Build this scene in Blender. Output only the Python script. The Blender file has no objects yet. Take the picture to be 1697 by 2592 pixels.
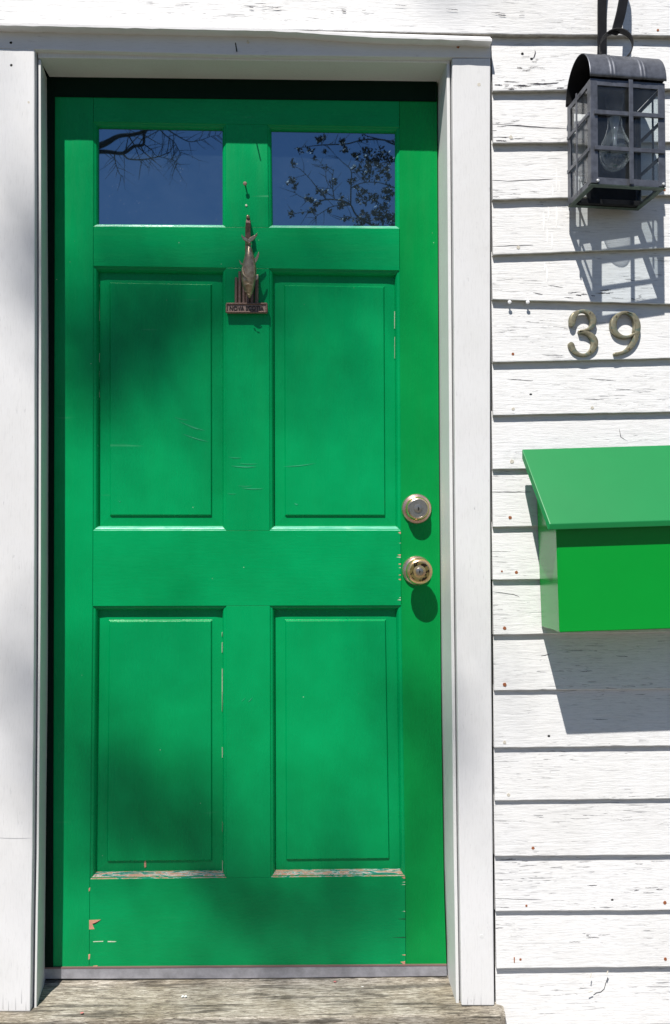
import bpy, bmesh, math, random
from mathutils import Vector, Matrix, noise as mnoise
random.seed(7)
R = math.radians
SC = bpy.context.scene
COL = SC.collection

# ------------------------------------------------------------------ camera
FPX, CX, CY = 2071.0, 848.5, 1296.0
H = 1.65                                        # eye height above the ground
cam_d = bpy.data.cameras.new('camera'); cam = bpy.data.objects.new('camera', cam_d); COL.objects.link(cam)
cam.location = (0, -1.9, H)
cam.rotation_euler = (R(90 + 1.5), 0, R(-1.05))
cam_d.sensor_fit = 'VERTICAL'; cam_d.sensor_height = 36; cam_d.sensor_width = 36
cam_d.lens = 36 * FPX / 2592
cam_d.clip_start = 0.05; cam_d.clip_end = 3000
SC.camera = cam
RM = cam.rotation_euler.to_matrix(); CL = Vector(cam.location)
def P(px, py, Y=0.0):                           # a measured point of the facade at depth Y
    d = RM @ Vector(((px - CX) / FPX, -(py - CY) / FPX, -1))
    return CL + d * ((Y - CL.y) / d.y)

# ------------------------------------------------------------------ sky, sun, exposure
SUN = Vector((-0.39, -1.0, 1.70)).normalized()  # towards the sun
w = bpy.data.worlds.new('World'); SC.world = w; w.use_nodes = True
nt = w.node_tree; nt.nodes.clear()
sky = nt.nodes.new('ShaderNodeTexSky'); sky.sky_type = 'NISHITA'; sky.sun_disc = False
sky.sun_elevation = math.asin(SUN.z); sky.sun_rotation = math.atan2(SUN.x, SUN.y)
sky.air_density = 1.0; sky.dust_density = 0.3; sky.ozone_density = 4.0
bg = nt.nodes.new('ShaderNodeBackground'); bg.inputs[1].default_value = 0.05
wo = nt.nodes.new('ShaderNodeOutputWorld')
tint = nt.nodes.new('ShaderNodeMix'); tint.data_type = 'RGBA'; tint.blend_type = 'MULTIPLY'; tint.inputs[0].default_value = 1
tint.inputs[7].default_value = (.90, .98, 1.12, 1)                # a deep clear spring sky
nt.links.new(sky.outputs[0], tint.inputs[6]); nt.links.new(tint.outputs[2], bg.inputs[0]); nt.links.new(bg.outputs[0], wo.inputs[0])
sd = bpy.data.lights.new('sun', 'SUN'); sd.energy = 5.0; sd.angle = R(0.53); sd.color = (1, 0.955, 0.895)
so = bpy.data.objects.new('sun', sd); COL.objects.link(so)
so.rotation_euler = SUN.to_track_quat('Z', 'Y').to_euler()
so.location = (-3, -8, 14)
SC.view_settings.view_transform = 'Standard'; SC.view_settings.look = 'None'
SC.view_settings.exposure = 0.27; SC.view_settings.gamma = 1

# ------------------------------------------------------------------ helpers
def mesh_obj(name, verts, faces, mats, parent=None, smooth=False, mi=None):
    me = bpy.data.meshes.new(name)
    me.from_pydata([tuple(v) for v in verts], [], faces)
    if not isinstance(mats, (list, tuple)): mats = [mats]
    for m in mats: me.materials.append(m)
    if mi:
        for p, i in zip(me.polygons, mi): p.material_index = i
    bm = bmesh.new(); bm.from_mesh(me)
    bmesh.ops.recalc_face_normals(bm, faces=bm.faces); bm.to_mesh(me); bm.free()
    if smooth:
        for p in me.polygons: p.use_smooth = True
    o = bpy.data.objects.new(name, me); COL.objects.link(o)
    if parent: o.parent = parent; o.matrix_parent_inverse = Matrix.Translation(-Vector(parent.location))
    return o
class MB:
    def __init__(s): s.v = []; s.f = []; s.m = []
    def add(s, vs, fs, mi=0):
        b = len(s.v); s.v += [Vector(v) for v in vs]
        for f in fs: s.f.append([i + b for i in f]); s.m.append(mi)
    def prism(s, front, y1, mi=0):              # front: world points of one outline, pushed straight back to depth y1
        n = len(front); bk = [Vector((p.x, y1, p.z)) for p in front]
        s.add(list(front) + bk, [list(range(n)), list(range(2 * n - 1, n - 1, -1))] +
              [[i, (i + 1) % n, n + (i + 1) % n, n + i] for i in range(n)], mi)
    def box(s, c, sx, sy, sz, M=None, mi=0):
        vs = []
        for x in (-1, 1):
            for y in (-1, 1):
                for z in (-1, 1):
                    v = Vector((x * sx / 2, y * sy / 2, z * sz / 2))
                    if M: v = M @ v
                    vs.append(Vector(c) + v)
        s.add(vs, [[0,1,3,2],[4,6,7,5],[0,4,5,1],[2,3,7,6],[0,2,6,4],[1,5,7,3]], mi)
    def tube(s, pts, rad, seg=8, cap=True, flat=None, mi=0):
        pts = [Vector(p) for p in pts]; n = len(pts)
        if not isinstance(rad, (list, tuple)): rad = [rad] * n
        if len(rad) != n: rad = [rad[min(len(rad) - 1, round(i * (len(rad) - 1) / (n - 1)))] for i in range(n)]
        vs = []; up = Vector((0.13, 0.97, 0.21))
        for i, p in enumerate(pts):
            t = (pts[min(i + 1, n - 1)] - pts[max(i - 1, 0)]).normalized()
            a = t.cross(up)
            if a.length < 1e-3: a = t.cross(Vector((1, 0, 0)))
            a.normalize(); b = a.cross(t).normalized()
            for k in range(seg):
                th = 2 * math.pi * k / seg
                vs.append(p + a * math.cos(th) * rad[i] + b * math.sin(th) * rad[i] * (flat or 1))
        fs = [[i*seg+k, i*seg+(k+1) % seg, (i+1)*seg+(k+1) % seg, (i+1)*seg+k] for i in range(n-1) for k in range(seg)]
        if cap: fs += [list(range(seg))[::-1], [(n-1)*seg+k for k in range(seg)]]
        s.add(vs, fs, mi)
    def strap(s, pts, wdir, width, thick, mi=0):  # flat bar bent along pts
        pts = [Vector(p) for p in pts]; n = len(pts); wd = Vector(wdir).normalized(); vs = []
        if not isinstance(width, (list, tuple)): width = [width] * n
        for i, p in enumerate(pts):
            t = (pts[min(i+1, n-1)] - pts[max(i-1, 0)]).normalized(); nn = t.cross(wd).normalized()
            for a, b in ((-1,-1),(1,-1),(1,1),(-1,1)): vs.append(p + wd*a*width[i]/2 + nn*b*thick/2)
        fs = [[i*4+k, i*4+(k+1) % 4, (i+1)*4+(k+1) % 4, (i+1)*4+k] for i in range(n-1) for k in range(4)]
        s.add(vs, fs + [[3,2,1,0],[(n-1)*4+k for k in range(4)]], mi)
    def lathe(s, c, prof, seg=40, mi=0, axis=Vector((0,-1,0))):   # prof: (radius, outwards from the door)
        c = Vector(c); a = Vector((1,0,0)); b = axis.cross(a); vs = []
        for r, d in prof:
            for k in range(seg):
                th = 2*math.pi*k/seg; vs.append(c + axis*d + (a*math.cos(th) + b*math.sin(th))*r)
        n = len(prof)
        s.add(vs, [[i*seg+k, i*seg+(k+1) % seg, (i+1)*seg+(k+1) % seg, (i+1)*seg+k] for i in range(n-1) for k in range(seg)] +
              [list(range(seg)), [(n-1)*seg+k for k in range(seg)][::-1]], mi)
    def build(s, name, mats, parent=None, smooth=False, bevel=0, angle=35):
        o = mesh_obj(name, s.v, s.f, mats, parent, smooth, s.m)
        if bevel:
            m = o.modifiers.new('bevel', 'BEVEL'); m.width = bevel; m.segments = 2; m.limit_method = 'ANGLE'; m.angle_limit = R(30)
        if smooth:
            o.data.set_sharp_from_angle(angle=R(angle))
        return o
def thing(name, label, cat, loc=(0, 0, 0), group=None):
    o = bpy.data.objects.new(name, None); COL.objects.link(o); o.location = loc; o.empty_display_size = 0.1
    o['label'] = label; o['category'] = cat
    if group: o['group'] = group
    return o
def structure(o): o['kind'] = 'structure'; return o
def interp(tab, x):
    if x <= tab[0][0]: return tab[0][1]
    for (a, b), (c, d) in zip(tab, tab[1:]):
        if x <= c: return b + (d - b) * (x - a) / (c - a)
    return tab[-1][1]

# ------------------------------------------------------------------ materials
def mat(name): 
    m = bpy.data.materials.new(name); m.use_nodes = True
    n = m.node_tree; b = n.nodes['Principled BSDF']; return m, n, b
def N(n, t, **k):
    x = n.nodes.new(t)
    for a, v in k.items(): setattr(x, a, v)
    return x
def geo_pos(n, scale, rot=(0, 0, 0)):
    g = N(n, 'ShaderNodeNewGeometry'); mp = N(n, 'ShaderNodeMapping'); mp.inputs['Scale'].default_value = scale
    mp.inputs['Rotation'].default_value = rot
    n.links.new(g.outputs['Position'], mp.inputs['Vector']); return mp.outputs[0]
def noise(n, vec, sc, det=4, rough=.6, dist=0):
    x = N(n, 'ShaderNodeTexNoise'); x.inputs['Scale'].default_value = sc; x.inputs['Detail'].default_value = det
    x.inputs['Roughness'].default_value = rough; x.inputs['Distortion'].default_value = dist
    n.links.new(vec, x.inputs['Vector']); return x.outputs['Fac']
def ramp(n, fac, stops):
    r = N(n, 'ShaderNodeValToRGB'); e = r.color_ramp.elements
    e[0].position, e[0].color = stops[0][0], (*stops[0][1], 1) if len(stops[0][1]) == 3 else stops[0][1]
    e[1].position, e[1].color = stops[-1][0], (*stops[-1][1], 1)
    for p, c in stops[1:-1]:
        q = e.new(p); q.color = (*c, 1)
    n.links.new(fac, r.inputs[0]); return r.outputs[0]
def g3(v): return (v, v, v)
def mix(n, fac, a, b, mode='MIX'):
    x = N(n, 'ShaderNodeMix', data_type='RGBA', blend_type=mode)
    for sock, v in ((x.inputs[0], fac), (x.inputs[6], a), (x.inputs[7], b)):
        if isinstance(v, (int, float)): sock.default_value = v
        elif isinstance(v, tuple): sock.default_value = (*v, 1)
        else: n.links.new(v, sock)
    return x.outputs[2]
def mth(n, op, a, b=0.0, clamp=False):
    x = N(n, 'ShaderNodeMath', operation=op, use_clamp=clamp)
    for i, v in enumerate((a, b)):
        if isinstance(v, (int, float)): x.inputs[i].default_value = v
        else: n.links.new(v, x.inputs[i])
    return x.outputs[0]
def bump(n, b, h, strength, dist, prev=None):
    x = N(n, 'ShaderNodeBump'); x.inputs['Strength'].default_value = strength; x.inputs['Distance'].default_value = dist
    n.links.new(h, x.inputs['Height'])
    if prev: n.links.new(prev, x.inputs['Normal'])
    n.links.new(x.outputs[0], b.inputs['Normal']); return x.outputs[0]

def white_paint(name, axis, crack, base=(.80, .80, .81), rough=.55, stretch=1/9):
    """old white paint on wood: grain runs along axis; crack 0..1 how much it has opened up"""
    m, n, b = mat(name)
    s = (stretch, 1, 1) if axis == 'x' else (1, 1, stretch)
    v = geo_pos(n, s)
    vi = geo_pos(n, (1, 1, 1))
    grain = noise(n, v, 300, 5, .7, .4)
    coarse = noise(n, v, 95, 3, .6, .8)
    big = noise(n, geo_pos(n, (.5, 1, 2.4)), 6, 5, .7)
    dirt = noise(n, vi, 3.2, 5, .65)
    c = mix(n, ramp(n, dirt, [(.35, (.74, .735, .72)), (.62, g3(1))]), base, base, 'MIX')
    col = mix(n, 1.0, base, ramp(n, dirt, [(.30, (.93, .925, .91)), (.58, g3(1))]), 'MULTIPLY')
    col = mix(n, 1.0, col, ramp(n, grain, [(.34, g3(.86 if crack > .3 else .93)), (.5, g3(1))]), 'MULTIPLY')
    # open cracks: long thin ones and short ones, only where the paint has let go
    s2 = (1/16, 1, 1) if axis == 'x' else (1, 1, 1/16)
    fine = noise(n, geo_pos(n, s2), 330, 3, .6, .6)
    th = .33 + .035 * crack
    cr = mth(n, 'MAXIMUM', ramp(n, fine, [(th - .012, g3(1)), (th + .015, g3(0))]), ramp(n, coarse, [(th - .065, g3(1)), (th - .045, g3(0))]))
    zone = ramp(n, big, [(.50 - .04 * crack, g3(.0)), (.68, g3(1))])
    crm = mth(n, 'MULTIPLY', cr, zone)
    if crack > 0: col = mix(n, mth(n, 'MULTIPLY', crm, min(1, .5 + crack * .5)), col, (.07, .07, .09))
    n.links.new(col, b.inputs['Base Color'])
    b.inputs['Roughness'].default_value = rough; b.inputs['Specular IOR Level'].default_value = .35
    hh = mth(n, 'SUBTRACT', mth(n, 'MULTIPLY', grain, .6 if crack > .3 else .25), mth(n, 'MULTIPLY', crm, 1.4 * (crack > 0)))
    hh = mth(n, 'ADD', hh, mth(n, 'MULTIPLY', coarse, .8 * max(crack, .12)))
    bump(n, b, hh, .6 if crack > .3 else .3, .0024)
    return m
M_clap = white_paint('weathered white clapboard paint', 'x', .8, base=(.79, .79, .79))
M_case = white_paint('white casing paint', 'z', .05, base=(.77, .77, .775), rough=.5)
M_case.name = 'white casing paint'
M_head = white_paint('white header paint', 'x', .12, base=(.76, .76, .77))
M_jamb = white_paint('white jamb paint', 'z', .0, base=(.74, .745, .74))

def green_paint(name, axis, wear_sheen=0, base=(.0003, .315, .094), rough=.24, spec=.16, nicks=.8, grainy=1):
    m, n, b = mat(name)
    s = (1/8, 1, 1) if axis == 'x' else (1, 1, 1/8)
    v = geo_pos(n, s); vi = geo_pos(n, (1, 1, 1))
    grain = noise(n, v, 190, 4, .6, .5); cloud = noise(n, vi, 5, 4, .6); fine = noise(n, vi, 420, 2, .5)
    col = mix(n, 1.0, base, ramp(n, cloud, [(.3, (.7, .84, .80) if grainy else g3(.96)), (.7, (1.2, 1.08, 1.1) if grainy else g3(1.04))]), 'MULTIPLY')
    # faint pale scuffs
    sc = noise(n, geo_pos(n, (1/14, 1, 1), (0, R(4), 0)), 60, 2, .5)
    zone = noise(n, vi, 2.3, 2, .5)
    k = mth(n, 'MULTIPLY', ramp(n, sc, [(.70, g3(0)), (.78, g3(.22 * grainy))]), ramp(n, zone, [(.52, g3(0)), (.6, g3(1))]))
    col = mix(n, k, col, (.25, .62, .42))
    # tiny nicks
    nk = N(n, 'ShaderNodeTexVoronoi'); nk.inputs['Scale'].default_value = 26; nk.inputs['Randomness'].default_value = 1
    n.links.new(vi, nk.inputs['Vector'])
    km = ramp(n, nk.outputs['Distance'], [(.02, g3(nicks)), (.034, g3(0))])
    km = mth(n, 'MULTIPLY', km, ramp(n, noise(n, vi, 9, 1), [(.54, g3(0)), (.58, g3(1))]))
    col = mix(n, km, col, (.5, .66, .5))
    if wear_sheen:
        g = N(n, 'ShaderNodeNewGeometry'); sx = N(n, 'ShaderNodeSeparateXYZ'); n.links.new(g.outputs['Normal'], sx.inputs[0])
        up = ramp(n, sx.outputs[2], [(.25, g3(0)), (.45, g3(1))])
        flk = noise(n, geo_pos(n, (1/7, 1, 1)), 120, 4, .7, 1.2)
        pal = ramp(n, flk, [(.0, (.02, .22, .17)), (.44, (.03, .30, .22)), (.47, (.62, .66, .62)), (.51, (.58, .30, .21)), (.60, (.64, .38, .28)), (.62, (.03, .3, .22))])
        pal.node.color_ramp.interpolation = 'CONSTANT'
        if wear_sheen < .8: pal = ramp(n, flk, [(.3, (.10, .42, .32)), (.5, (.22, .58, .48)), (.66, (.45, .72, .62))])  # lower values: pale teal sky sheen painted on upward faces
        col = mix(n, mth(n, 'MULTIPLY', up, wear_sheen), col, pal)
    n.links.new(col, b.inputs['Base Color'])
    b.inputs['Roughness'].default_value = rough; b.inputs['Specular IOR Level'].default_value = spec
    hh = mth(n, 'ADD', grain, mth(n, 'MULTIPLY', fine, .35))
    hh = mth(n, 'ADD', hh, mth(n, 'MULTIPLY', noise(n, vi, 24, 3, .5), .5))
    if grainy: n.links.new(ramp(n, noise(n, v, 30, 4, .7), [(.3, g3(rough * .75)), (.7, g3(rough * 1.5))]), b.inputs['Roughness'])
    bump(n, b, hh if grainy else noise(n, vi, 5, 2, .4), .22 if grainy else .12, .0018 if grainy else .01)
    return m
M_gz = green_paint('green door paint upright grain', 'z')
M_gx = green_paint('green door paint level grain', 'x')
M_gw = green_paint('green door paint flaking ledge', 'x', .95)
M_gsky = green_paint('green door paint sky sheen ledge', 'x', .62)  # sheen of the sky put into the ledge colour
M_gr = green_paint('yellower green stile paint', 'z', base=(.0012, .27, .056))
M_box = green_paint('green mailbox enamel', 'x', 0, base=(.001, .30, .032), rough=.24, spec=.35, nicks=0, grainy=0)
M_lid = green_paint('sky hazed green lid enamel', 'x', 0, base=(.006, .215, .055), rough=.40, spec=.5, nicks=0, grainy=0)  # greyer than the box: the sky's pale haze is mixed into this green

def simple(name, col, rough=.5, metal=0, spec=.5, var=0, vs=40, bmp=0, bs=200):
    m, n, b = mat(name); b.inputs['Base Color'].default_value = (*col, 1)
    b.inputs['Roughness'].default_value = rough; b.inputs['Metallic'].default_value = metal; b.inputs['Specular IOR Level'].default_value = spec
    vi = geo_pos(n, (1, 1, 1))
    if var:
        c = mix(n, 1.0, col, ramp(n, noise(n, vi, vs, 4, .65), [(.3, g3(1 - var)), (.7, g3(1 + var))]), 'MULTIPLY')
        n.links.new(c, b.inputs['Base Color'])
    if bmp: bump(n, b, noise(n, vi, bs, 3), bmp, .001)
    return m
M_bare = simple('bare pink primer', (.62, .30, .20), .8, var=.2)
M_bare2 = simple('old cream undercoat', (.60, .62, .50), .8, var=.2, vs=300)
M_sweep = simple('grey aluminium door sweep', (.42, .42, .47), .42, .5, var=.25, vs=30, bmp=.2)
M_line = simple('brown rubber line', (.20, .12, .11), .7)
M_black = simple('dark gap', (.01, .01, .01), .9)
M_lant = simple('dark pewter lantern metal', (.13, .138, .16), .42, .55, var=.3, vs=60, bmp=.12, bs=300)
M_lantd = simple('blackened iron strap', (.013, .013, .015), .6, .1, .25, var=.3, vs=60, bmp=.2)
M_verd = simple('pewter with green bloom', (.07, .10, .08), .5, .4, var=.4, vs=50)
M_steel = simple('white coated screw', (.85, .85, .86), .4)
M_rust = simple('rust', (.30, .10, .04), .85, var=.4, vs=500)
M_oldnail = simple('painted nail head', (.62, .58, .50), .7, var=.3, vs=600)
M_dirtglass = None
def verdigris(name):
    m, n, b = mat(name); vi = geo_pos(n, (1, 1, 1))
    a = noise(n, vi, 90, 4, .6)
    c = ramp(n, a, [(.35, (.20, .18, .12)), (.5, (.30, .27, .18)), (.66, (.15, .19, .15))])
    n.links.new(c, b.inputs['Base Color']); b.inputs['Metallic'].default_value = .45; b.inputs['Roughness'].default_value = .46
    bump(n, b, noise(n, vi, 260, 3), .15, .001); return m
M_num = verdigris('weathered brass number')
def bronze(name):
    m, n, b = mat(name); vi = geo_pos(n, (1, 1, 1))
    c = ramp(n, noise(n, vi, 120, 4, .6), [(.3, (.24, .16, .11)), (.5, (.38, .29, .20)), (.72, (.5, .42, .30))])
    n.links.new(c, b.inputs['Base Color']); b.inputs['Metallic'].default_value = .6; b.inputs['Roughness'].default_value = .33
    bump(n, b, noise(n, vi, 500, 3), .12, .0006); return m
M_fish = bronze('patinated bronze fish')
M_pile = simple('reddish bronze casting', (.21, .135, .11), .55, .4, var=.35, vs=300, bmp=.4, bs=700)
def brass(name, spots, tint=(.80, .56, .20)):
    m, n, b = mat(name); vi = geo_pos(n, (1, 1, 1))
    a = noise(n, vi, 75 if spots else 130, 4, .65, .8)
    c = ramp(n, a, [(.455, (.07, .05, .03)), (.49, tint), (.7, tint)]) if spots else ramp(n, a, [(.3, (.72, .42, .33)), (.6, tint)])
    n.links.new(c, b.inputs['Base Color']); b.inputs['Metallic'].default_value = .9
    b.inputs['Roughness'].default_value = .27; bump(n, b, noise(n, vi, 200, 2), .08, .001); return m
M_brass = brass('polished brass', False, (.80, .60, .26)); M_spot = brass('pitted brass knob face', True, (.50, .38, .14))
M_rose = brass('pinkish brass rosette', False, (.78, .56, .50)); M_cyl = simple('nickel lock cylinder', (.42, .38, .33), .3, .9, var=.15, vs=200)
def glass_dark(name):                             # door window: dark room behind, dusty, mirror of the sky
    m, n, b = mat(name); vi = geo_pos(n, (1, 1, 1))
    d = noise(n, vi, 14, 5, .7); sp = N(n, 'ShaderNodeTexVoronoi'); sp.inputs['Scale'].default_value = 90; n.links.new(vi, sp.inputs['Vector'])
    dots = ramp(n, sp.outputs['Distance'], [(.05, g3(1)), (.12, g3(0))])
    dz = mth(n, 'MULTIPLY', dots, ramp(n, noise(n, vi, 12, 2), [(.5, g3(0)), (.62, g3(.55))]))
    c = mix(n, ramp(n, d, [(.35, g3(0)), (.75, g3(1))]), (.010, .018, .024), (.026, .038, .048))
    c = mix(n, dz, c, (.32, .34, .36))
    n.links.new(c, b.inputs['Base Color']); b.inputs['Roughness'].default_value = .012
    b.inputs['IOR'].default_value = 4.4; b.inputs['Specular IOR Level'].default_value = .5
    b.inputs['Specular Tint'].default_value = (.50, .78, 1, 1)
    return m
M_win = glass_dark('dusty window glass')
def clear_glass(name, rough=.02, dirt=.10, tint=(.93, .96, .97), refl=1.0):
    m, n, b = mat(name); n.nodes.remove(b); out = n.nodes['Material Output']
    t = N(n, 'ShaderNodeBsdfTransparent'); t.inputs[0].default_value = (*tint, 1)
    g = N(n, 'ShaderNodeBsdfGlossy'); g.inputs['Roughness'].default_value = rough
    f = N(n, 'ShaderNodeLayerWeight'); f.inputs[0].default_value = .5
    mx = N(n, 'ShaderNodeMixShader'); n.links.new(mth(n, 'ADD', mth(n, 'MULTIPLY', mth(n, 'POWER', f.outputs[1], 3.5), .6 * refl), .035 * refl), mx.inputs[0]); n.links.new(t.outputs[0], mx.inputs[1]); n.links.new(g.outputs[0], mx.inputs[2])
    df = N(n, 'ShaderNodeBsdfDiffuse'); df.inputs[0].default_value = (.45, .48, .5, 1)
    mx2 = N(n, 'ShaderNodeMixShader')
    n.links.new(ramp(n, noise(n, geo_pos(n, (1, 1, 1)), 22, 4), [(.35, g3(dirt * .3)), (.7, g3(dirt))]), mx2.inputs[0])
    n.links.new(mx.outputs[0], mx2.inputs[1]); n.links.new(df.outputs[0], mx2.inputs[2]); n.links.new(mx2.outputs[0], out.inputs[0]); return m
M_lglass = clear_glass('dusty lantern glass', .03, .03)
M_bulb = clear_glass('clear bulb glass', .02, .22, (.80, .81, .82), 1.6)
def old_wood(name):
    m, n, b = mat(name); v = geo_pos(n, (1/14, 1, 1)); vi = geo_pos(n, (1, 1, 1))
    a = noise(n, geo_pos(n, (1/10, 1, 1)), 320, 6, .85, .8); l = noise(n, v, 90, 3, .6, .5); bg_ = noise(n, vi, 6, 4)
    c = ramp(n, a, [(.36, (.07, .06, .05)), (.46, (.27, .24, .195)), (.54, (.48, .44, .37)), (.66, (.74, .71, .64))])
    c = mix(n, 1.0, c, ramp(n, bg_, [(.35, (.62, .58, .50)), (.6, g3(1.05))]), 'MULTIPLY')
    c = mix(n, 1.0, c, ramp(n, l, [(.36, g3(.38)), (.47, g3(1))]), 'MULTIPLY')
    n.links.new(c, b.inputs['Base Color']); b.inputs['Roughness'].default_value = .85
    bump(n, b, mth(n, 'ADD', a, l), .8, .003); return m
M_wood = old_wood('weathered grey sill wood')
M_bark = simple('bark', (.075, .06, .048), .9, var=.4, vs=12, bmp=.6, bs=30)
M_leaf = simple('dark green leaves', (.06, .085, .03), .6, var=.4, vs=2)
M_bud = simple('young reddish leaves', (.10, .075, .04), .6, var=.4, vs=2)
M_grass = simple('grass', (.05, .05, .028), .9, var=.35, vs=3, bmp=.5, bs=60)
M_path = simple('warm stone paving', (.13, .112, .08), .85, var=.2, vs=5, bmp=.5, bs=50)
M_conc = simple('granite', (.38, .36, .33), .85, var=.3, vs=90, bmp=.4, bs=160)

# ------------------------------------------------------------------ measured outline tables (facade)
YD = 0.096                                     # the door face, behind the casing face (Y = 0)
CASE_L = [(130, 88), (700, 89), (1500, 88), (2150, 83), (2560, 77)]
CASE_R = [(150, 1145), (1300, 1153), (2150, 1163), (2545, 1169)]
CASE_RO = [(100, 1242), (1300, 1242), (2150, 1248), (2545, 1252)]
DOOR_L = [(200, 120), (900, 124), (1700, 122), (2150, 117), (2470, 114)]
DOOR_R = [(215, 1108), (1230, 1114), (1800, 1119), (2240, 1126), (2460, 1133)]

# ------------------------------------------------------------------ ground
def sheet(name, x0, x1, y0, y1, z, m):
    o = mesh_obj(name, [(x0, y0, z), (x1, y0, z), (x1, y1, z), (x0, y1, z)], [[0, 1, 2, 3]], m); return structure(o)
sheet('ground', -400, 400, -400, 400, 0, M_grass)
sheet('path', -3.5, 3.5, -9, .3, .006, M_path)

# ------------------------------------------------------------------ clapboard wall
wall = thing('clapboard_wall', 'weathered white clapboard house wall with cracked paint and rusty nails around the door', 'wall', (0, 0.02, 0))
BL0 = [(85, 90, .0125), (230, 225, .011), (362, 359, .010), (505, 494, .010), (645, 628, .0105), (758, 770, .011), (917, 907, .010),
      (1051, 1043, .009), (1188, 1180, .008), (1334, 1326, .009), (1468, 1461, .008), (1607, 1600, .008), (1748, 1744, .0075),
      (1893, 1888, .0085), (2027, 2022, .0075), (2167, 2164, .0085), (2307, 2304, .0085), (2452, 2447, .011), (2600, 2592, .009)]
YF = 0.004
BL = [(a, b, c * 1.22) for a, b, c in BL0]
def board(mb, xl, xr, zb, zt, t, tb, seed, seg=90):
    """one clapboard; zb(x), zt(x) bottom and top lines, t its own butt, tb how far its top tucks in"""
    fr = []; n = seg
    vs = []
    for i in range(n + 1):
        x = xl + (xr - xl) * i / n
        j = mnoise.noise(Vector((x * 22, seed * 3.1, 0))) * .0009 + mnoise.noise(Vector((x * 90, seed * 3.1, 5))) * .0005
        w_ = mnoise.noise(Vector((x * 3, seed * 7.7, 2))) * .0008
        b, tp = zb(x) + j, zt(x) + .012
        vs += [Vector((x, YF + t + .004, b + .001)), Vector((x, YF + w_ + .0008, b)), Vector((x, YF + w_, b + .0016)), Vector((x, YF + tb + w_, tp))]
    fs = [[i*4+k, i*4+k+1, (i+1)*4+k+1, (i+1)*4+k] for i in range(n) for k in (1, 2)]
    fs += [[0, 1, 2, 3], [n*4+3, n*4+2, n*4+1, n*4]]
    mb.add(vs, fs); mb.add(vs, [[i*4, i*4+1, (i+1)*4+1, (i+1)*4] for i in range(n)], 1)
def line_fn(px0, py0, px1, py1):
    a, b = P(px0, py0, YF), P(px1, py1, YF)
    return lambda x: a.z + (b.z - a.z) * (x - a.x) / (b.x - a.x)
mb = MB()
XR = 1.9; XRC = P(1246, 1300, YF).x; XL = -1.9; XLC = P(-40, 1300, YF).x
fns = [line_fn(1250, l, 1697, r) for l, r, _ in BL]
ts = [t for _, _, t in BL]
for i in range(1, len(BL)):
    x0 = P(interp(CASE_RO, BL[i][0] - 70) + 1.6 + (i * 37 % 5) * .35, BL[i][0] - 70, .02).x
    board(mb, x0, XR, fns[i], fns[i-1], ts[i], ts[i-1] + .001, i)
zlow = fns[-1](XRC)
k = 0
z = zlow
while z > .15:
    z2 = z - .13; board(mb, XRC, XR, (lambda q: lambda x: q)(z2), (lambda q: lambda x: q)(z), .009, .010, 40 + k, 40); z = z2; k += 1
# the board over the header, right across
f0r = line_fn(1250, 86, 1697, 90)
pa, pb = P(0, 60, YF), P(1250, 86, YF)
def f0(x):
    if x > pb.x: return f0r(x)
    return pa.z + (pb.z - pa.z) * (x - pa.x) / (pb.x - pa.x) if x > pa.x else pa.z
zt0 = P(800, -72, YF).z
board(mb, XL, XR, f0, lambda x: zt0, .0125, .011, 77, 200)
z = zt0; k = 0
while z < 3.5:
    board(mb, XL, XR, (lambda q: lambda x: q)(z), (lambda q: lambda x: q)(z + .13), .010, .011, 90 + k, 60); z += .13; k += 1
z = zt0 - .14; k = 0
while z > .15:
    board(mb, XL, XLC, (lambda q: lambda x: q)(z), (lambda q: lambda x: q)(z + .135), .010, .011, 120 + k, 40); z -= .135; k += 1
cl = mb.build('clapboards', [M_clap, simple('bare weathered board edge', (.40, .38, .34), .9, var=.35, vs=60)], wall)
# backing behind the boards
mb = MB()
ztop = P(600, 130, 0).z + .05
for x0, x1, z0, z1 in ((XL, P(40, 1300, .03).x, .1, 3.6), (P(1200, 1300, .03).x, XR, .1, 3.6), (P(40, 1300, .03).x, P(1200, 1300, .03).x, ztop, 3.6)):
    mb.prism([Vector((x0, .022, z0)), Vector((x1, .022, z0)), Vector((x1, .022, z1)), Vector((x0, .022, z1))], .2)
mb.build('sheathing', M_black, wall)
mb = MB(); mb.box((0, .1, .05), 3.8, .26, .15); mb.build('foundation', M_conc, wall)
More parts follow.
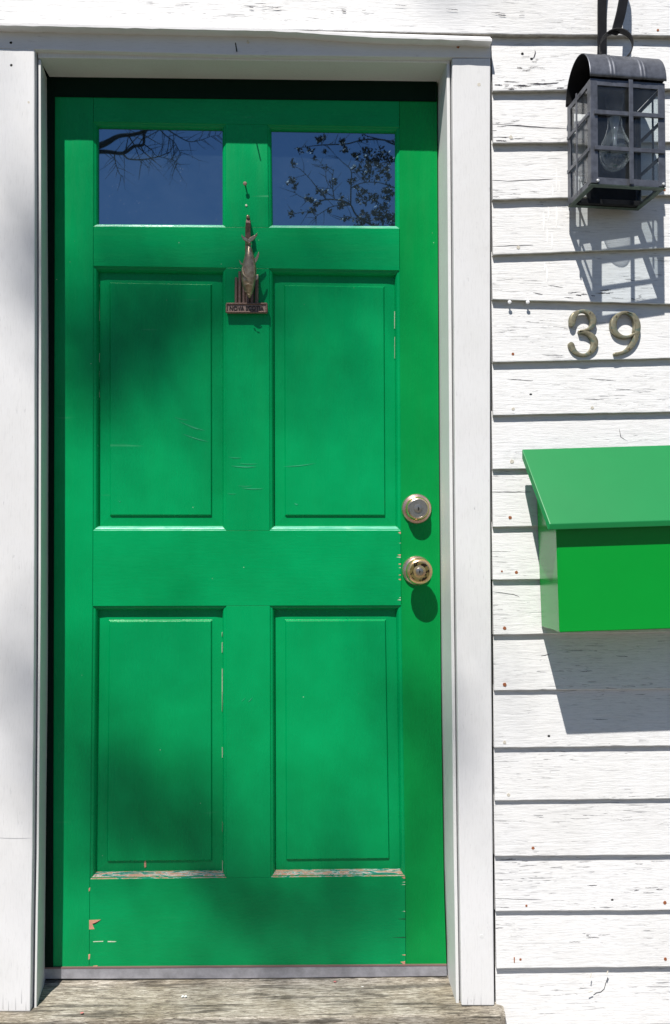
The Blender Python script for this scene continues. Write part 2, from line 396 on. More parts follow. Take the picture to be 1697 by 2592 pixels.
# cracks and lifted paint seen on the boards
CRK = [((1243, 314), (1300, 317), (1350, 321), (1435, 325), 2.4), ((1243, 331), (1258, 330), 1.3), ((1243, 347), (1290, 347), 1.2), ((1256, 356), (1283, 357), 3.4),
 ((1241, 456), (1290, 458), (1360, 455), (1400, 453), 2), ((1276, 205), (1315, 208), 1.8), ((1352, 211), (1380, 212.5), (1415, 209), 4), ((1252, 214), (1272, 215), 3), ((1300, 216), (1336, 216), 3),
 ((1286, 225), (1302, 225), 3), ((1410, 223), (1428, 222), 3.4), ((1309, 171), (1323, 172), 2.6), ((1343, 150), (1352, 145), (1356, 132), (1354, 126), 2.4), ((1245, 624), (1290, 622), (1350, 620), 1.7),
 ((1350, 741), (1375, 745), 1.8), ((1458, 746), (1472, 748), 3), ((1497, 748), (1507, 749), 2.4), ((1388, 722), (1425, 727), 1.7), ((1520, 740), (1545, 743), 2.4), ((1598, 755), (1606, 757), 2.4),
 ((866, 27), (876, 29), 3.4), ((1262, 37), (1282, 39), 2.6), ((630, 17), (642, 19), 3), ((1000, 12), (1030, 14), 1.8), ((1130, 22), (1160, 25), 2), ((1285, 960), (1350, 963), 1.5), ((1492, 958), (1560, 964), 1.3),
 ((1243, 1245), (1345, 1245), 2), ((1240, 1396), (1290, 1396), (1320, 1391), 1.6), ((1568, 1085), (1572, 1106), (1590, 1117), 2), ((1240, 1497), (1300, 1504), (1316, 1511), 1.5),
 ((1550, 2075), (1565, 2074), (1579, 2077), 2.4), ((1251, 2274), (1302, 2276), (1370, 2278), 1.8), ((1487, 2242), (1512, 2241), 2.2), ((1606, 2255), (1618, 2253), 2.6), ((1255, 2386), (1300, 2381), (1350, 2376), 1.9),
 ((1440, 2385), (1470, 2384), 2), ((1486, 2371), (1500, 2373), (1518, 2374), 2.4), ((1652, 2505), (1659, 2504), 3), ((1682, 2569), (1690, 2569), 3.2), ((1247, 2227), (1302, 2227), 1.3), ((1320, 2132), (1360, 2131), 1.5), ((1420, 2130), (1466, 2131), 1.3),
 ((1250, 2296), (1290, 2297), 1.6), ((1560, 985), (1600, 986), 1.2), ((1480, 1010), (1530, 1012), 1.1), ((1370, 1660), (1395, 1655), 1.4), ((1470, 1700), (1500, 1698), 1.6), ((1560, 1660), (1590, 1662), 1.5), ((1500, 1820), (1540, 1822), 1.4)]
mb = MB(); rs = random.Random(9)
for cl_ in list(CRK):
    if cl_[-1] > 2.2:
        for _ in range(4):
            x, y = cl_[0]; x += rs.uniform(-30, 60); y += rs.uniform(-9, 7); l = rs.uniform(8, 34)
            if x > 1250 or y < 60: CRK.append(((x, y), (x + l / 2, y + rs.uniform(-1, 1)), (x + l, y + rs.uniform(-2, 2)), rs.uniform(.8, 1.8)))
def yd2(x, y): return ydepth(x, y)
def add_crack(mb, cr):
    pts = cr[:-1]; w_ = cr[-1]; L_ = []; n = 10
    for i in range(n + 1):
        f = i / n * (len(pts) - 1); k = min(int(f), len(pts) - 2); u = f - k
        x = pts[k][0] + (pts[k+1][0] - pts[k][0]) * u; y = pts[k][1] + (pts[k+1][1] - pts[k][1]) * u + rs.uniform(-.5, .5)
        hw = w_ / 2 * (math.sin(math.pi * (i + .4) / (n + .8)) ** .5) * rs.uniform(.5, 1.1); L_.append((x, y, hw))
    dx, dy = pts[-1][0] - pts[0][0], pts[-1][1] - pts[0][1]; vert = abs(dy) > abs(dx)
    up = [P(x - (hw if vert else 0), y - (0 if vert else hw), yd2(x, y) - .0005) for x, y, hw in L_]; dn = [P(x + (hw if vert else 0), y + (0 if vert else hw), yd2(x, y) - .0005) for x, y, hw in L_]
    m_ = len(up); mb.add(up + dn, [[i, i+1, m_+i+1, m_+i] for i in range(m_-1)])
# nails
def ydepth(px, py):                            # surface depth of the boards at a measured point
    x = P(px, py, 0).x; z = P(px, py, 0).z
    fs_ = [(f0, .0125)] + list(zip(fns[1:], ts[1:]))
    for i in range(1, len(fs_)):
        zt_, zb_ = fs_[i-1][0](x), fs_[i][0](x)
        if zb_ <= z <= zt_: return YF + (ts[i-1] + .001) * (z - zb_) / (zt_ + .012 - zb_)
    return YF + .001
for cr in CRK: add_crack(mb, cr)
mb.build('paint_cracks', simple('open crack', (.055, .05, .06), .9), wall)
def disc(px, py, r, m, name='nail', par=None, Y=None, h=.0012, jag=.25, sy=1.0):
    y = ydepth(px, py) if Y is None else Y
    c = P(px, py, y - h); mb = MB(); rr = r / 1090
    pts = []
    for k in range(12):
        th = 2*math.pi*k/12; q = rr * (1 + jag * (random.random() - .5)); pts.append(Vector((c.x + q*math.cos(th), c.y, c.z + sy*q*math.sin(th))))
    mb.prism(pts, y + .003); return mb.build(name, m, par or wall)
for px, py, r in ((1299, 896, 4.5), (1292, 1310, 5), (1308, 1449, 5), (1278, 1590, 5), (1278, 1733, 5.5), (1350, 2147, 4.5), (1333, 2293, 3.2),
                  (1684, 2285, 5), (1318, 2429, 3.5), (1685, 2428, 4.5), (1666, 76, 4), (1682, 480, 4.5), (1271, 1446, 3)):
    disc(px, py, r * .85, M_rust)['label'] = 'rusty nail head staining the paint'
for px, py, r in ((1294, 347, 4.5), (1313, 626, 4.5), (1297, 1168, 5), (1278, 1879, 4), (1288, 2012, 4), (1300, 1035, 4), (1500, 1032, 4)):
    disc(px, py, r, M_oldnail)['label'] = 'nail head painted over'
mb = MB(); c = P(1302, 2429, ydepth(1302, 2429)); mb.box(c, .002, .004, .012); mb.build('staple', M_rust, wall)
for px, py in ((1323, 135), (1346, 148), (1344, 998), (1390, 1863), (1550, 2278), (1488, 2370)):   # little knot holes
    disc(px, py, 3.6, M_black, 'knot_hole', h=.0004, sy=.7)
for px in (1291, 1337):                        # two bright screws under the fifth course
    mb = MB(); c = P(px, 764, 0); mb.lathe(Vector((c.x, .012, c.z)), [(.002, 0), (.002, .008), (.0045, .009), (.0042, .0112), (.002, .0122)], 16)
    mb.build('screw', M_steel, wall, smooth=True)['label'] = 'bright screw head below a clapboard edge'
# torn hole with a loose thread, low on the wall
mb = MB()
c = P(1497, 2521, ydepth(1497, 2521) - .0008)
mb.prism([c + Vector(q) for q in ((-.006, 0, .003), (.006, 0, .003), (.004, 0, -.004), (.0, 0, -.007), (-.004, 0, -.003))], c.y + .002)
q = [P(x_, y_, ydepth(x_, y_) - .002) for x_, y_ in ((1503, 2518), (1510, 2513), (1521, 2511), (1530, 2503), (1534, 2488), (1539, 2474))]
mb.tube(q, .0006, 5)
mb.build('torn_hole', M_black, wall)
mb = MB()
for (a, b_) in (((1495, 2475), (1497, 2464)), ((1536, 2466), (1540, 2457)), ((1490, 2511), (1501, 2508))):
    mb.tube([P(*a, -.004), P(*b_, -.002)], .0011, 5)
mb.build('splinter', M_oldnail, wall)

# ------------------------------------------------------------------ door surround
sur = thing('door_frame', 'white painted wooden door casing with projecting header cap around the green door', 'door frame', (P(620, 2550, 0).x, 0, P(620, 2550, 0).z))
def vstrip(mb, tabA, tabB, y0, y1, Y, Yb, n=24, dxa=0, dxb=0, jit=0.0):
    """upright board between two measured edges, front at Y, back at Yb"""
    ys = [y0 + (y1 - y0) * i / n for i in range(n + 1)]
    L = [P(interp(tabA, y) + dxa, y, Y) for y in ys]; Rr = [P(interp(tabB, y) + dxb, y, Y) for y in ys]
    for i in range(n + 1):
        L[i].x += jit * mnoise.noise(Vector((1.3, ys[i] * .02, 3))); Rr[i].x += jit * mnoise.noise(Vector((7.3, ys[i] * .02, 3)))
    vs = []
    for a, b in zip(L, Rr): vs += [a, b, Vector((b.x, Yb, b.z)), Vector((a.x, Yb, a.z))]
    fs = [[i*4+k, i*4+(k+1) % 4, (i+1)*4+(k+1) % 4, (i+1)*4+k] for i in range(n) for k in range(4)]
    mb.add(vs, fs + [[3, 2, 1, 0], [n*4+k for k in range(4)]])
mb = MB(); vstrip(mb, [(0, -40)], CASE_L, 123, 2561, 0, .024, jit=.0006); mb.build('casing', M_case, sur, bevel=.0025)
mb = MB(); vstrip(mb, CASE_R, CASE_RO, 147, 2546, 0, .024, jit=.0006); mb.build('casing', M_case, sur, bevel=.0025)
# jamb edge (the narrow white strip), then jamb reveal to the door
JE = .022
jl_o = [(y, x + 9) for y, x in CASE_L]; jl_i = [(y, x + 17) for y, x in CASE_L]
jr_o = [(y, x - 6) for y, x in CASE_R]; jr_i = [(y, x - 14) for y, x in CASE_R]
def splay(mb, fo, fi, bi, y0, y1, side, n=24):   # narrow lit edge in front, reveal running back to the door
    vs = []
    for i in range(n + 1):
        y = y0 + (y1 - y0) * i / n
        a, b, c = P(interp(fo, y), y, .014), P(interp(fi, y), y, .014), P(interp(bi, y), y, YD)
        j = mnoise.noise(Vector((y * .02, side * 4, 3))) * .0008
        b.x += j; c.x += j * 1.5
        c2 = Vector((c.x + (c.x - b.x) * .2, YD + .03, b.z)); vs += [a, b, Vector((c.x, YD, b.z)), c2, Vector((a.x - side * .02, YD + .03, a.z)), Vector((a.x, .04, a.z))]
    K = 6
    mb.add(vs, [[i*K+k, i*K+(k+1) % K, (i+1)*K+(k+1) % K, (i+1)*K+k] for i in range(n) for k in range(K)] + [list(range(K))[::-1], [n*K+k for k in range(K)]])
mb = MB(); splay(mb, [(y, x + 9.5) for y, x in CASE_L], [(y, x + 16) for y, x in CASE_L], DOOR_L, 150, 2556, 1); vstrip(mb, [(y, x - 3) for y, x in CASE_L], [(y, x + 11) for y, x in CASE_L], 140, 2556, .026, .04); mb.build('jamb', M_jamb, sur, bevel=.0012)
mb = MB(); splay(mb, jr_o, jr_i, [(y, x + 2) for y, x in DOOR_R], 158, 2540, -1); vstrip(mb, [(y, x - 2) for y, x in jr_o], [(y, x + 3) for y, x in CASE_R], 152, 2540, .026, .04); mb.build('jamb', M_jamb, sur, bevel=.0012)
def quad(pts, Y): return [P(x, y, Y) for x, y in pts]
mb = MB()
mb.prism(quad([(-42, 58), (1243, 92), (1243, 146.5), (600, 139.5), (-42, 121.5)], 0), .024); mb.build('header_board', M_head, sur, bevel=.002)
mb = MB()
mb.prism(quad([(96, 128), (1140, 151), (1140, 159), (96, 146)], .012), .16); mb.build('head_jamb', M_jamb, sur, bevel=.002)
# drip cap with an uneven lip
mb = MB(); n = 60; vs = []
for i in range(n + 1):
    px = -45 + (1246 + 45) * i / n
    top = interp([(-45, 59), (600, 71), (1246, 92)], px); bot = interp([(-45, 65), (0, 66), (700, 81), (950, 97), (1246, 106)], px)
    jt = mnoise.noise(Vector((px * .03, 1, 1))) * .0022
    a = P(px, bot - 2, -.026); b = P(px, bot - 8, -.026); c = P(px, top - 2, -.001)
    a.z += jt; b.z += jt * .6
    vs += [a, Vector((b.x, b.y, max(b.z, a.z + .004))), Vector((a.x, .004, max(c.z, b.z + .006))), Vector((a.x, .004, a.z + .001))]
mb.add(vs, [[i*4+k, i*4+(k+1) % 4, (i+1)*4+(k+1) % 4, (i+1)*4+k] for i in range(n) for k in range(4)] + [[3, 2, 1, 0], [n*4+k for k in range(4)]])
mb.build('drip_cap', M_head, sur)
mb = MB(); a = P(600, 130, 0); mb.tube([a + Vector((0, .01, 0)), a + Vector((0, -.031, .001))], [.0016, .0014], 8); mb.build('nail', M_black, sur)
mb = MB(); a = P(628, 107, 0); mb.tube([a + Vector((0, .005, 0)), a + Vector((0, -.004, 0))], .003, 8); mb.build('nail', M_oldnail, sur)
for px, py, r in ((29, 165, 3.5), (73, 259, 3), (28, 108, 3.5)):
    disc(px, py, r, M_black if py != 259 else M_oldnail, 'nail', sur, Y=0.0002, h=.0004)
disc(1213, 214, 4.5, M_oldnail, 'nail', sur, Y=0.0002, h=.0005)
disc(1220, 2370, 4.5, M_jamb, 'nail', sur, Y=0.0002, h=.0009)
disc(1160, 118, 4, M_rust, 'nail', sur, Y=0.0002, h=.0009)

# ------------------------------------------------------------------ sill
sz_in = P(600, 2482, YD).z; sz_out = P(600, 2573, -.022).z
sill = thing('door_sill', 'weathered bare grey wooden sill with paint flecks under the green door', 'sill', (P(620, 2560, 0).x, 0, sz_out - .1))
mb = MB(); xl = P(-60, 2560, -.02).x; xr = P(1281, 2570, -.02).x; n = 80; m_ = 10
vs = []; prof = [(.16, sz_in + .006), (.094, sz_in + .004), (.086, sz_in - .001), (.060, sz_in - .003), (.03, sz_out + .006), (0, sz_out + .003), (-.012, sz_out + .001), (-.021, sz_out - .001), (-.025, sz_out - .005), (-.026, sz_out - .05), (.16, sz_out - .05)]
for i in range(n + 1):
    x = xl + (xr - xl) * i / n
    for j, (yy, zz) in enumerate(prof):
        q = mnoise.noise(Vector((x * 14, yy * 60, 9))) * .0012 if 1 < j < 9 else 0
        e = max(0, (x - (xr - .012)) / .012); 
        vs.append(Vector((x, yy + (e * .008 if yy < -.005 else 0), zz + q - (e * e * .004 if j < 9 else 0))))
K = len(prof)
mb.add(vs, [[i*K+k, i*K+(k+1) % K, (i+1)*K+(k+1) % K, (i+1)*K+k] for i in range(n) for k in range(K)] + [list(range(K))[::-1], [n*K+k for k in range(K)]])
mb.build('sill_board', M_wood, sill)
mb = MB()
rs = random.Random(3)
for px, py in ((465, 2523), (1133, 2561), (1182, 2556), (1251, 2558), (914, 2496), (297, 2583), (1240, 2553), (1262, 2560), (1195, 2551)):
    for q in range(2):
        yy = interp([(2482, .09), (2573, -.02)], py); c = P(px + rs.uniform(-5, 5), py, yy); c.z += .0012
        r = rs.uniform(.002, .0045)
        mb.add([c + Vector((r * math.cos(t) * rs.uniform(.7, 1.3), r * 1.4 * math.sin(t), 0)) for t in [i * math.pi / 4 for i in range(8)]], [list(range(8))])
mb.build('paint_fleck', simple('white paint fleck', (.8, .8, .78), .7), sill)
mb = MB()
for (px, py, r) in ((848, 2486, .004), (1010, 2503, .006), (208, 2565, .0045)):
    yy = interp([(2482, .09), (2573, -.02)], py); c = P(px, py, yy); c.z += .0014
    mb.add([c + Vector((r * math.cos(t) * rs.uniform(.7, 1.3), r * .7 * math.sin(t), 0)) for t in [i * math.pi / 4 for i in range(8)]], [list(range(8))])
mb.build('paint_fleck', simple('pink paint fleck', (.62, .22, .2), .7), sill)

step = thing('door_step', 'granite block step below the wooden sill', 'step', (0, -.25, 0))
mb = MB(); mb.box((-.15, -.19, (sz_out - .052) / 2 - .05), 1.9, .34, sz_out - .152); mb.build('top_block', M_conc, step, bevel=.01)
mb = MB(); mb.box((-.15, -.53, .14), 2.2, .34, .28); mb.build('bottom_block', M_conc, step, bevel=.01)

# ------------------------------------------------------------------ door
door = thing('front_door', 'glossy green panelled front door with two small windows over four raised panels', 'door', (P(620, 2447, YD).x, YD, P(620, 2447, YD).z))
TA = [(300, 237), (1340, 236), (1535, 235), (2225, 228), (2470, 226)]
TB = [(300, 572), (1340, 573), (2470, 574)]
TC = [(317, 677), (684, 682), (1340, 683), (1535, 684), (2470, 686)]
TD = [(317, 1011), (684, 1012), (1340, 1015), (1535, 1016), (2220, 1026), (2470, 1028)]
def hy(y0, y1, px): return y0 + (y1 - y0) * (px - 236) / 775
T1, B1, T2, B2, T3, B3, BT = (308, 321), (573, 578), (673, 684), (1343, 1343), (1534, 1532), (2226, 2218), (2448, 2441)
def X(tab, yy):                                # crossing of a measured upright with a measured level line
    x = interp(tab, hy(*yy, 600))
    return (x, hy(*yy, x))
g_ = .35
mb = MB(); mb.prism(quad([(60, 130), (1180, 130), (1180, 2500), (60, 2500)], YD + .042), YD + .05); mb.build('leak_backing', M_black, sur)  # black sheet added behind the whole door to stop light leaking past it
DL = [(y, x - 8) for y, x in DOOR_L]; DR = [(y, x + 6) for y, x in DOOR_R]
mb = MB(); vstrip(mb, DL, TA, 185, 2448, YD, YD + .04, dxb=-g_); mb.build('stile', M_gz, door, bevel=.0007)
mb = MB(); vstrip(mb, TD, DOOR_R, 185, 2441, YD, YD + .04, dxa=g_, dxb=-1.5); mb.build('stile', M_gr, door, bevel=.0012)
M_shade = simple('dark green black shade band', (.002, .014, .008), .7, spec=.1)  # dark bands painting in the shade and mirrored soffit at the door's edges
mb = MB(); vstrip(mb, [(y, x - 9) for y, x in DOOR_L], [(200, 139), (2450, 134)], 185, 2450, YD - .003, YD + .002); mb.build('shade_strip', M_shade, sur)
mb = MB(); mb.prism(quad([(139.5, 186), (1106, 200), (1106, 256), (139.5, 244)], YD - .003), YD + .002); mb.build('shade_strip', M_shade, sur)
def rail(top, bot, chips=()):
    mb = MB()
    L = [(interp(TA, hy(*bot, 236)) + g_, bot), (interp(TA, hy(*top, 236)) + g_, top)]
    n = 16; tp = []; bt = []
    for i in range(n + 1):
        f = i / n
        xt = interp(TA, hy(*top, 236)) + g_ + (interp(TD, hy(*top, 1011)) - interp(TA, hy(*top, 236)) - 2 * g_) * f
        xb = interp(TA, hy(*bot, 236)) + g_ + (interp(TD, hy(*bot, 1011)) - interp(TA, hy(*bot, 236)) - 2 * g_) * f
        tp.append(P(xt, hy(*top, xt), YD)); bt.append(P(xb, hy(*bot, xb), YD))
    mb.prism(tp + bt[::-1], YD + .04)
    for pts, mi in chips:
        c = [P(x, y, YD - .00035) for x, y in pts]; mb.prism(c, YD + .001, mi)
    return mb.build('rail', [M_gx, M_bare, M_bare2, M_black], door, bevel=.0004)
rail((188, 200), T1)
rail(B1, T2)
# chips at the ends of the rails: feathered slivers along the joint
rs = random.Random(5)
def sliv(x, y, l, h, mi): return ([(x, y), (x, y + h), (x - l * .35, y + h * .9), (x - l, y + h * .1 + 1)] , mi)
ch = [sliv(1015, 1346, 7, 6, 1)] + [sliv(1015, y, l, h, mi) for y, l, h, mi in ((1403, 9, 4, 1), (1409, 12, 3, 2), (1426, 7, 4, 1), (1436, 6, 2, 2), (1454, 6, 3, 1), (1465, 7, 4, 1), (1517, 9, 3, 2), (1512, 5, 2, 2), (1374, 5, 1.5, 2))]
rail(B2, T3, ch)
ch = [([(226, 2329), (256, 2328), (243, 2336), (234, 2339), (240, 2352), (226, 2353)], 1), ([(234, 2338), (258, 2328), (246, 2337), (238, 2341)], 3),
      ([(236, 2383), (262, 2382), (262, 2384), (236, 2385)], 2), ([(273, 2382), (296, 2383), (290, 2385), (273, 2385)], 2),
      ([(224, 2416), (229, 2415), (228, 2427), (224, 2430)], 1), ([(236, 2445), (248, 2444), (246, 2448), (237, 2448)], 1), ([(225, 2249), (229, 2246), (228, 2255), (225, 2257)], 1),
      sliv(1026, 2219, 9, 6, 1), sliv(1026, 2433, 12, 9, 1), sliv(1027, 2372, 38, 2, 3), sliv(1027, 2325, 20, 2.5, 3), sliv(1027, 2416, 10, 3, 1), sliv(1026, 2306, 8, 2, 2), sliv(1026, 2232, 8, 2, 2), sliv(1026, 2238, 10, 2, 2)]
rail(B3, BT, ch)
def mullion(top, bot):
    mb = MB(); a, b, c, d = X(TB, top), X(TC, top), X(TC, bot), X(TB, bot)
    mb.prism(quad([(a[0]+g_, a[1]+g_), (b[0]-g_, b[1]+g_), (c[0]-g_, c[1]-g_), (d[0]+g_, d[1]-g_)], YD + .0002), YD + .04); return mb.build('mullion', M_gz, door, bevel=.0006)
for a, b in ((T1, B1), (T2, B2), (T3, B3)): mullion(a, b)

def rings(corners, prof, cap, flat_last=True):
    """nested quads: corners tl,tr,br,bl (world), prof list of (inset, depth)"""
    tl, tr, br, bl = corners; vs = []
    for off, d in prof:
        vs += [Vector((tl.x + off, YD + d, tl.z - off)), Vector((tr.x - off, YD + d, tr.z - off)),
               Vector((br.x - off, YD + d, br.z + off)), Vector((bl.x + off, YD + d, bl.z + off))]
    n = len(prof)
    fs = [[i*4+k, i*4+(k+1) % 4, (i+1)*4+(k+1) % 4, (i+1)*4+k] for i in range(n-1) for k in range(4)]
    if cap: fs.append([(n-1)*4+k for k in range(4)])
    return vs, fs
MOLD = [(-.002, .0010), (.0002, .0010), (.0014, .0026), (.0024, .0030), (.0040, .0034), (.0062, .0048), (.0088, .0090), (.0104, .0135), (.0110, .0190), (.0112, .024)]
FIELD = [(.0105, .0186), (.0358, .0168), (.0364, .0164), (.0386, .0128), (.0394, .0122)]
panels = [((TA, TB), T2, B2, M_gsky), ((TC, TD), T2, B2, M_gsky), ((TA, TB), T3, B3, M_gw), ((TC, TD), T3, B3, M_gw)]
for (ta, tb), top, bot, mm in panels:
    cs = quad([X(ta, top), X(tb, top), X(tb, bot), X(ta, bot)], YD)
    mb = MB(); mb.add(*rings(cs, FIELD, True)); pn = mb.build('panel', M_gz, door)
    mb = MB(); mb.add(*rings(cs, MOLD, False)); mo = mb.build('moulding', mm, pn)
    mo.matrix_parent_inverse = pn.matrix_basis.inverted(); 
wins = [((TA, TB), T1, B1), ((TC, TD), T1, B1)]
for i, ((ta, tb), top, bot) in enumerate(wins):
    cs = quad([X(ta, top), X(tb, top), X(tb, bot), X(ta, bot)], YD)
    WM = [(-.002, .001), (.0002, .001), (.0014, .0026), (.0026, .0032), (.0050, .0042), (.0076, .0072), (.0092, .0105), (.0098, .0145), (.0099, .02)]
    mb = MB(); mb.add(*rings(cs, WM, False)); wf = mb.build('window', M_gsky, door)
    mb = MB(); vs, fs = rings(cs, [(.0085, .0148)], True); mb.add(vs, fs); pg = mb.build('pane', M_win, wf)
# cream line of old paint on the right hand mouldings of some panels
mb = MB()
def chipline(x, y0, y1, rs):
    y = y0
    while y < y1:
        l = rs.uniform(8, 60)
        if rs.random() < .5:
            xx = interp(x, y); mb.prism([P(xx, y, YD + .0158), P(xx + rs.uniform(.2, 1.4), y, YD + .0158), P(xx + rs.uniform(.2, 1.4), y + l, YD + .0158), P(xx, y + l, YD + .0158)], YD + .0192)
        y += l + rs.uniform(0, 22)
chipline([(700, 999), (1330, 1003)], 1050, 1325, rs); chipline([(700, 998), (1330, 1003)], 715, 900, rs)
chipline([(1560, 562), (2200, 563)], 1600, 2200, rs); chipline([(700, 251), (1300, 251)], 720, 1000, rs); chipline([(1560, 1008), (2200, 1015)], 2080, 2200, rs)
mb.build('paint_chip', M_bare2, door)
M_scuff = simple('pale scuff', (.03, .39, .18), .5)
mb = MB()
def sliver(mb, x0, y0, x1, y1, w_, d):
    n = 8; u = []; l = []
    for i in range(n + 1):
        f = i / n; x = x0 + (x1 - x0) * f; y = y0 + (y1 - y0) * f + 2 * math.sin(f * 3) ; h = w_ / 2 * math.sin(math.pi * (f * .96 + .02))
        u.append(P(x, y - h, d)); l.append(P(x, y + h, d))
    mb.add(u + l, [[i, i+1, n+2+i, n+1+i] for i in range(n)])
for q in ((585, 1179, 650, 1181, 2.6), (600, 1172, 655, 1173, 1.2), (578, 1156, 612, 1158, 1.4), (612, 1235, 668, 1236, 2), (600, 1229, 640, 1229, 1), (575, 1248, 600, 1249, 1), (628, 1776, 640, 1764, 2.2), (610, 1775, 622, 1764, 1.2)):
    sliver(mb, *q, YD - .0006)
for q in ((452, 1066, 520, 1090, 2), (462, 1098, 530, 1118, 2.2), (440, 1055, 480, 1063, 1), (478, 1079, 515, 1087, 1.2), (716, 1181, 800, 1172, 1.8), (300, 1266, 306, 1269, 2), (745, 1273, 755, 1276, 3), (520, 1140, 522, 1148, 1.8)):
    sliver(mb, *q, YD + .0115)
mb.build('scuff', M_scuff, door)
mb = MB(); mb.prism([P(x, y, YD + .0165) for x, y in ((366, 2180), (370, 2178), (370.5, 2194), (367, 2197), (365, 2190))], YD + .019); mb.build('paint_chip', M_bare, door)
mb = MB()
for q in ((-30, 2119, 84, 2121, 1.2),): sliver(mb, *q, -.0004)
for x, y0, l in ((1200, 2518, 26), (1218, 2510, 34), (1184, 2522, 20), (8, 2510, 45), (22, 2530, 28), (40, 2520, 36), (55, 2500, 40), (66, 2535, 22)):
    mb.add([P(x - .8, y0 + l, -.0004), P(x + .8, y0 + l, -.0004), P(x + .2, y0, -.0004)], [[0, 1, 2]])
mb.build('paint_cracks', simple('grey seam', (.42, .42, .43), .9), sur)
M_drip = simple('fresh white paint run', (.84, .84, .83), .5)
mb = MB()
for x, y0, y1, w_ in ((540, 1040, 1200, 9), (515, 1150, 1240, 9), (556, 1120, 1220, 8), (460, 1320, 1450, 13), (490, 1290, 1380, 10), (541, 1290, 1420, 12), (482, 1420, 1530, 11), (512, 1450, 1560, 12), (466, 1640, 1700, 9), (480, 1660, 1770, 12)):
    n = 8; u = []; l = []
    for i in range(n + 1):
        f = i / n; yy = (y0 + (y1 - y0) * f) / 2.473; xx = 1190 + (x + 4 * math.sin(f * 3)) / 2.473; h = w_ / 2.473 / 2 * math.sin(math.pi * (f * .96 + .02))
        u.append(P(xx - h, yy, ydepth(xx, yy) - .0004)); l.append(P(xx + h, yy, ydepth(xx, yy) - .0004))
    mb.add(u + l, [[i, i+1, n+2+i, n+1+i] for i in range(n)])
mb.build('paint_run', M_drip, wall)
# sweep at the foot of the door
mb = MB(); mb.prism(quad([(112, 2452), (1131, 2444.5), (1132, 2471), (600, 2477), (112, 2478)], YD - .003), YD + .03); sw = mb.build('door_sweep', M_sweep, door, bevel=.001)
mb = MB(); mb.prism(quad([(112, 2449), (1131, 2441.5), (1131, 2445), (112, 2452.5)], YD - .004), YD + .03); mb.build('weather_strip', M_line, door)
mb = MB(); mb.prism(quad([(112, 2477), (1132, 2470), (1132, 2490), (112, 2490)], YD + .004), YD + .035); mb.build('gap_seal', M_black, door)

# deadbolt and knob
def at_door(px, py): return P(px, py, YD)
def hwl(mb, c, prof, seg=40): mb.lathe(c, [(a * 1.07, b) for a, b in prof], seg)
c = at_door(1055, 1288)
mb = MB(); hwl(mb, c, [(.0345, 0), (.0345, .002), (.0325, .006), (.026, .0085), (.0258, .0095)], 48); db = mb.build('deadbolt', M_rose, door, smooth=True)
mb = MB(); hwl(mb, c, [(.0265, .008), (.0275, .012), (.0262, .022), (.0236, .028), (.0228, .0285)], 48); mb.build('collar', M_brass, db, smooth=True)
mb = MB(); hwl(mb, c, [(.0228, .027), (.0226, .031), (.0205, .0325), (.0198, .0315), (.0095, .0315), (.0093, .0335), (.0080, .0338)], 48); mb.build('lock_cylinder', M_cyl, db, smooth=True)
def keyhole(c, d, par, s=1):
    mb = MB(); a = c + Vector((0, -d, 0))
    mb.prism([a + Vector((x * s, 0, z * s)) for x, z in ((-.0012, .004), (.0012, .004), (.0016, .001), (.003, -.001), (.001, -.002), (.001, -.005), (-.001, -.005), (-.0012, -.002), (-.002, 0), (-.001, .001))], a.y + .001)
    return mb.build('keyhole', M_black, par)
keyhole(c + Vector((.0005, 0, -.0005)), .0342, db)
c = at_door(1055, 1444)
mb = MB(); hwl(mb, c, [(.0335, 0), (.0335, .002), (.031, .0075), (.0225, .013), (.0155, .016), (.0125, .022), (.0125, .03)], 48); kb = mb.build('door_knob', M_rose, door, smooth=True)
mb = MB(); hwl(mb, c, [(.0125, .028), (.018, .031), (.026, .037), (.0295, .044), (.0300, .050), (.0280, .056), (.0240, .0595), (.0225, .0602)], 56); mb.build('knob_body', M_brass, kb, smooth=True)
mb = MB(); hwl(mb, c, [(.0226, .0590), (.0215, .0606), (.0190, .0610), (.0092, .0595), (.0090, .0590)], 48); mb.build('knob_face', M_spot, kb, smooth=True)
mb = MB(); hwl(mb, c, [(.0088, .0575), (.0086, .0612), (.0076, .0618)], 32); mb.build('lock_cylinder', M_cyl, kb, smooth=True)
keyhole(c + Vector((0, 0, 0)), .0622, kb, .85)
# screws on the mullion
c = at_door(622, 471)
mb = MB(); mb.lathe(c, [(.0016, -.001), (.0016, .013), (.0048, .0135), (.0045, .0160), (.002, .0166)], 16); mb.build('screw', M_pile, door, smooth=True)['label'] = 'small reddish screw standing out above the fish knocker'
c = at_door(624, 520); mb = MB(); mb.lathe(c, [(.003, -.001), (.0026, .0014), (.0012, .0018)], 12); mb.build('plug', M_bare2, door, smooth=True)

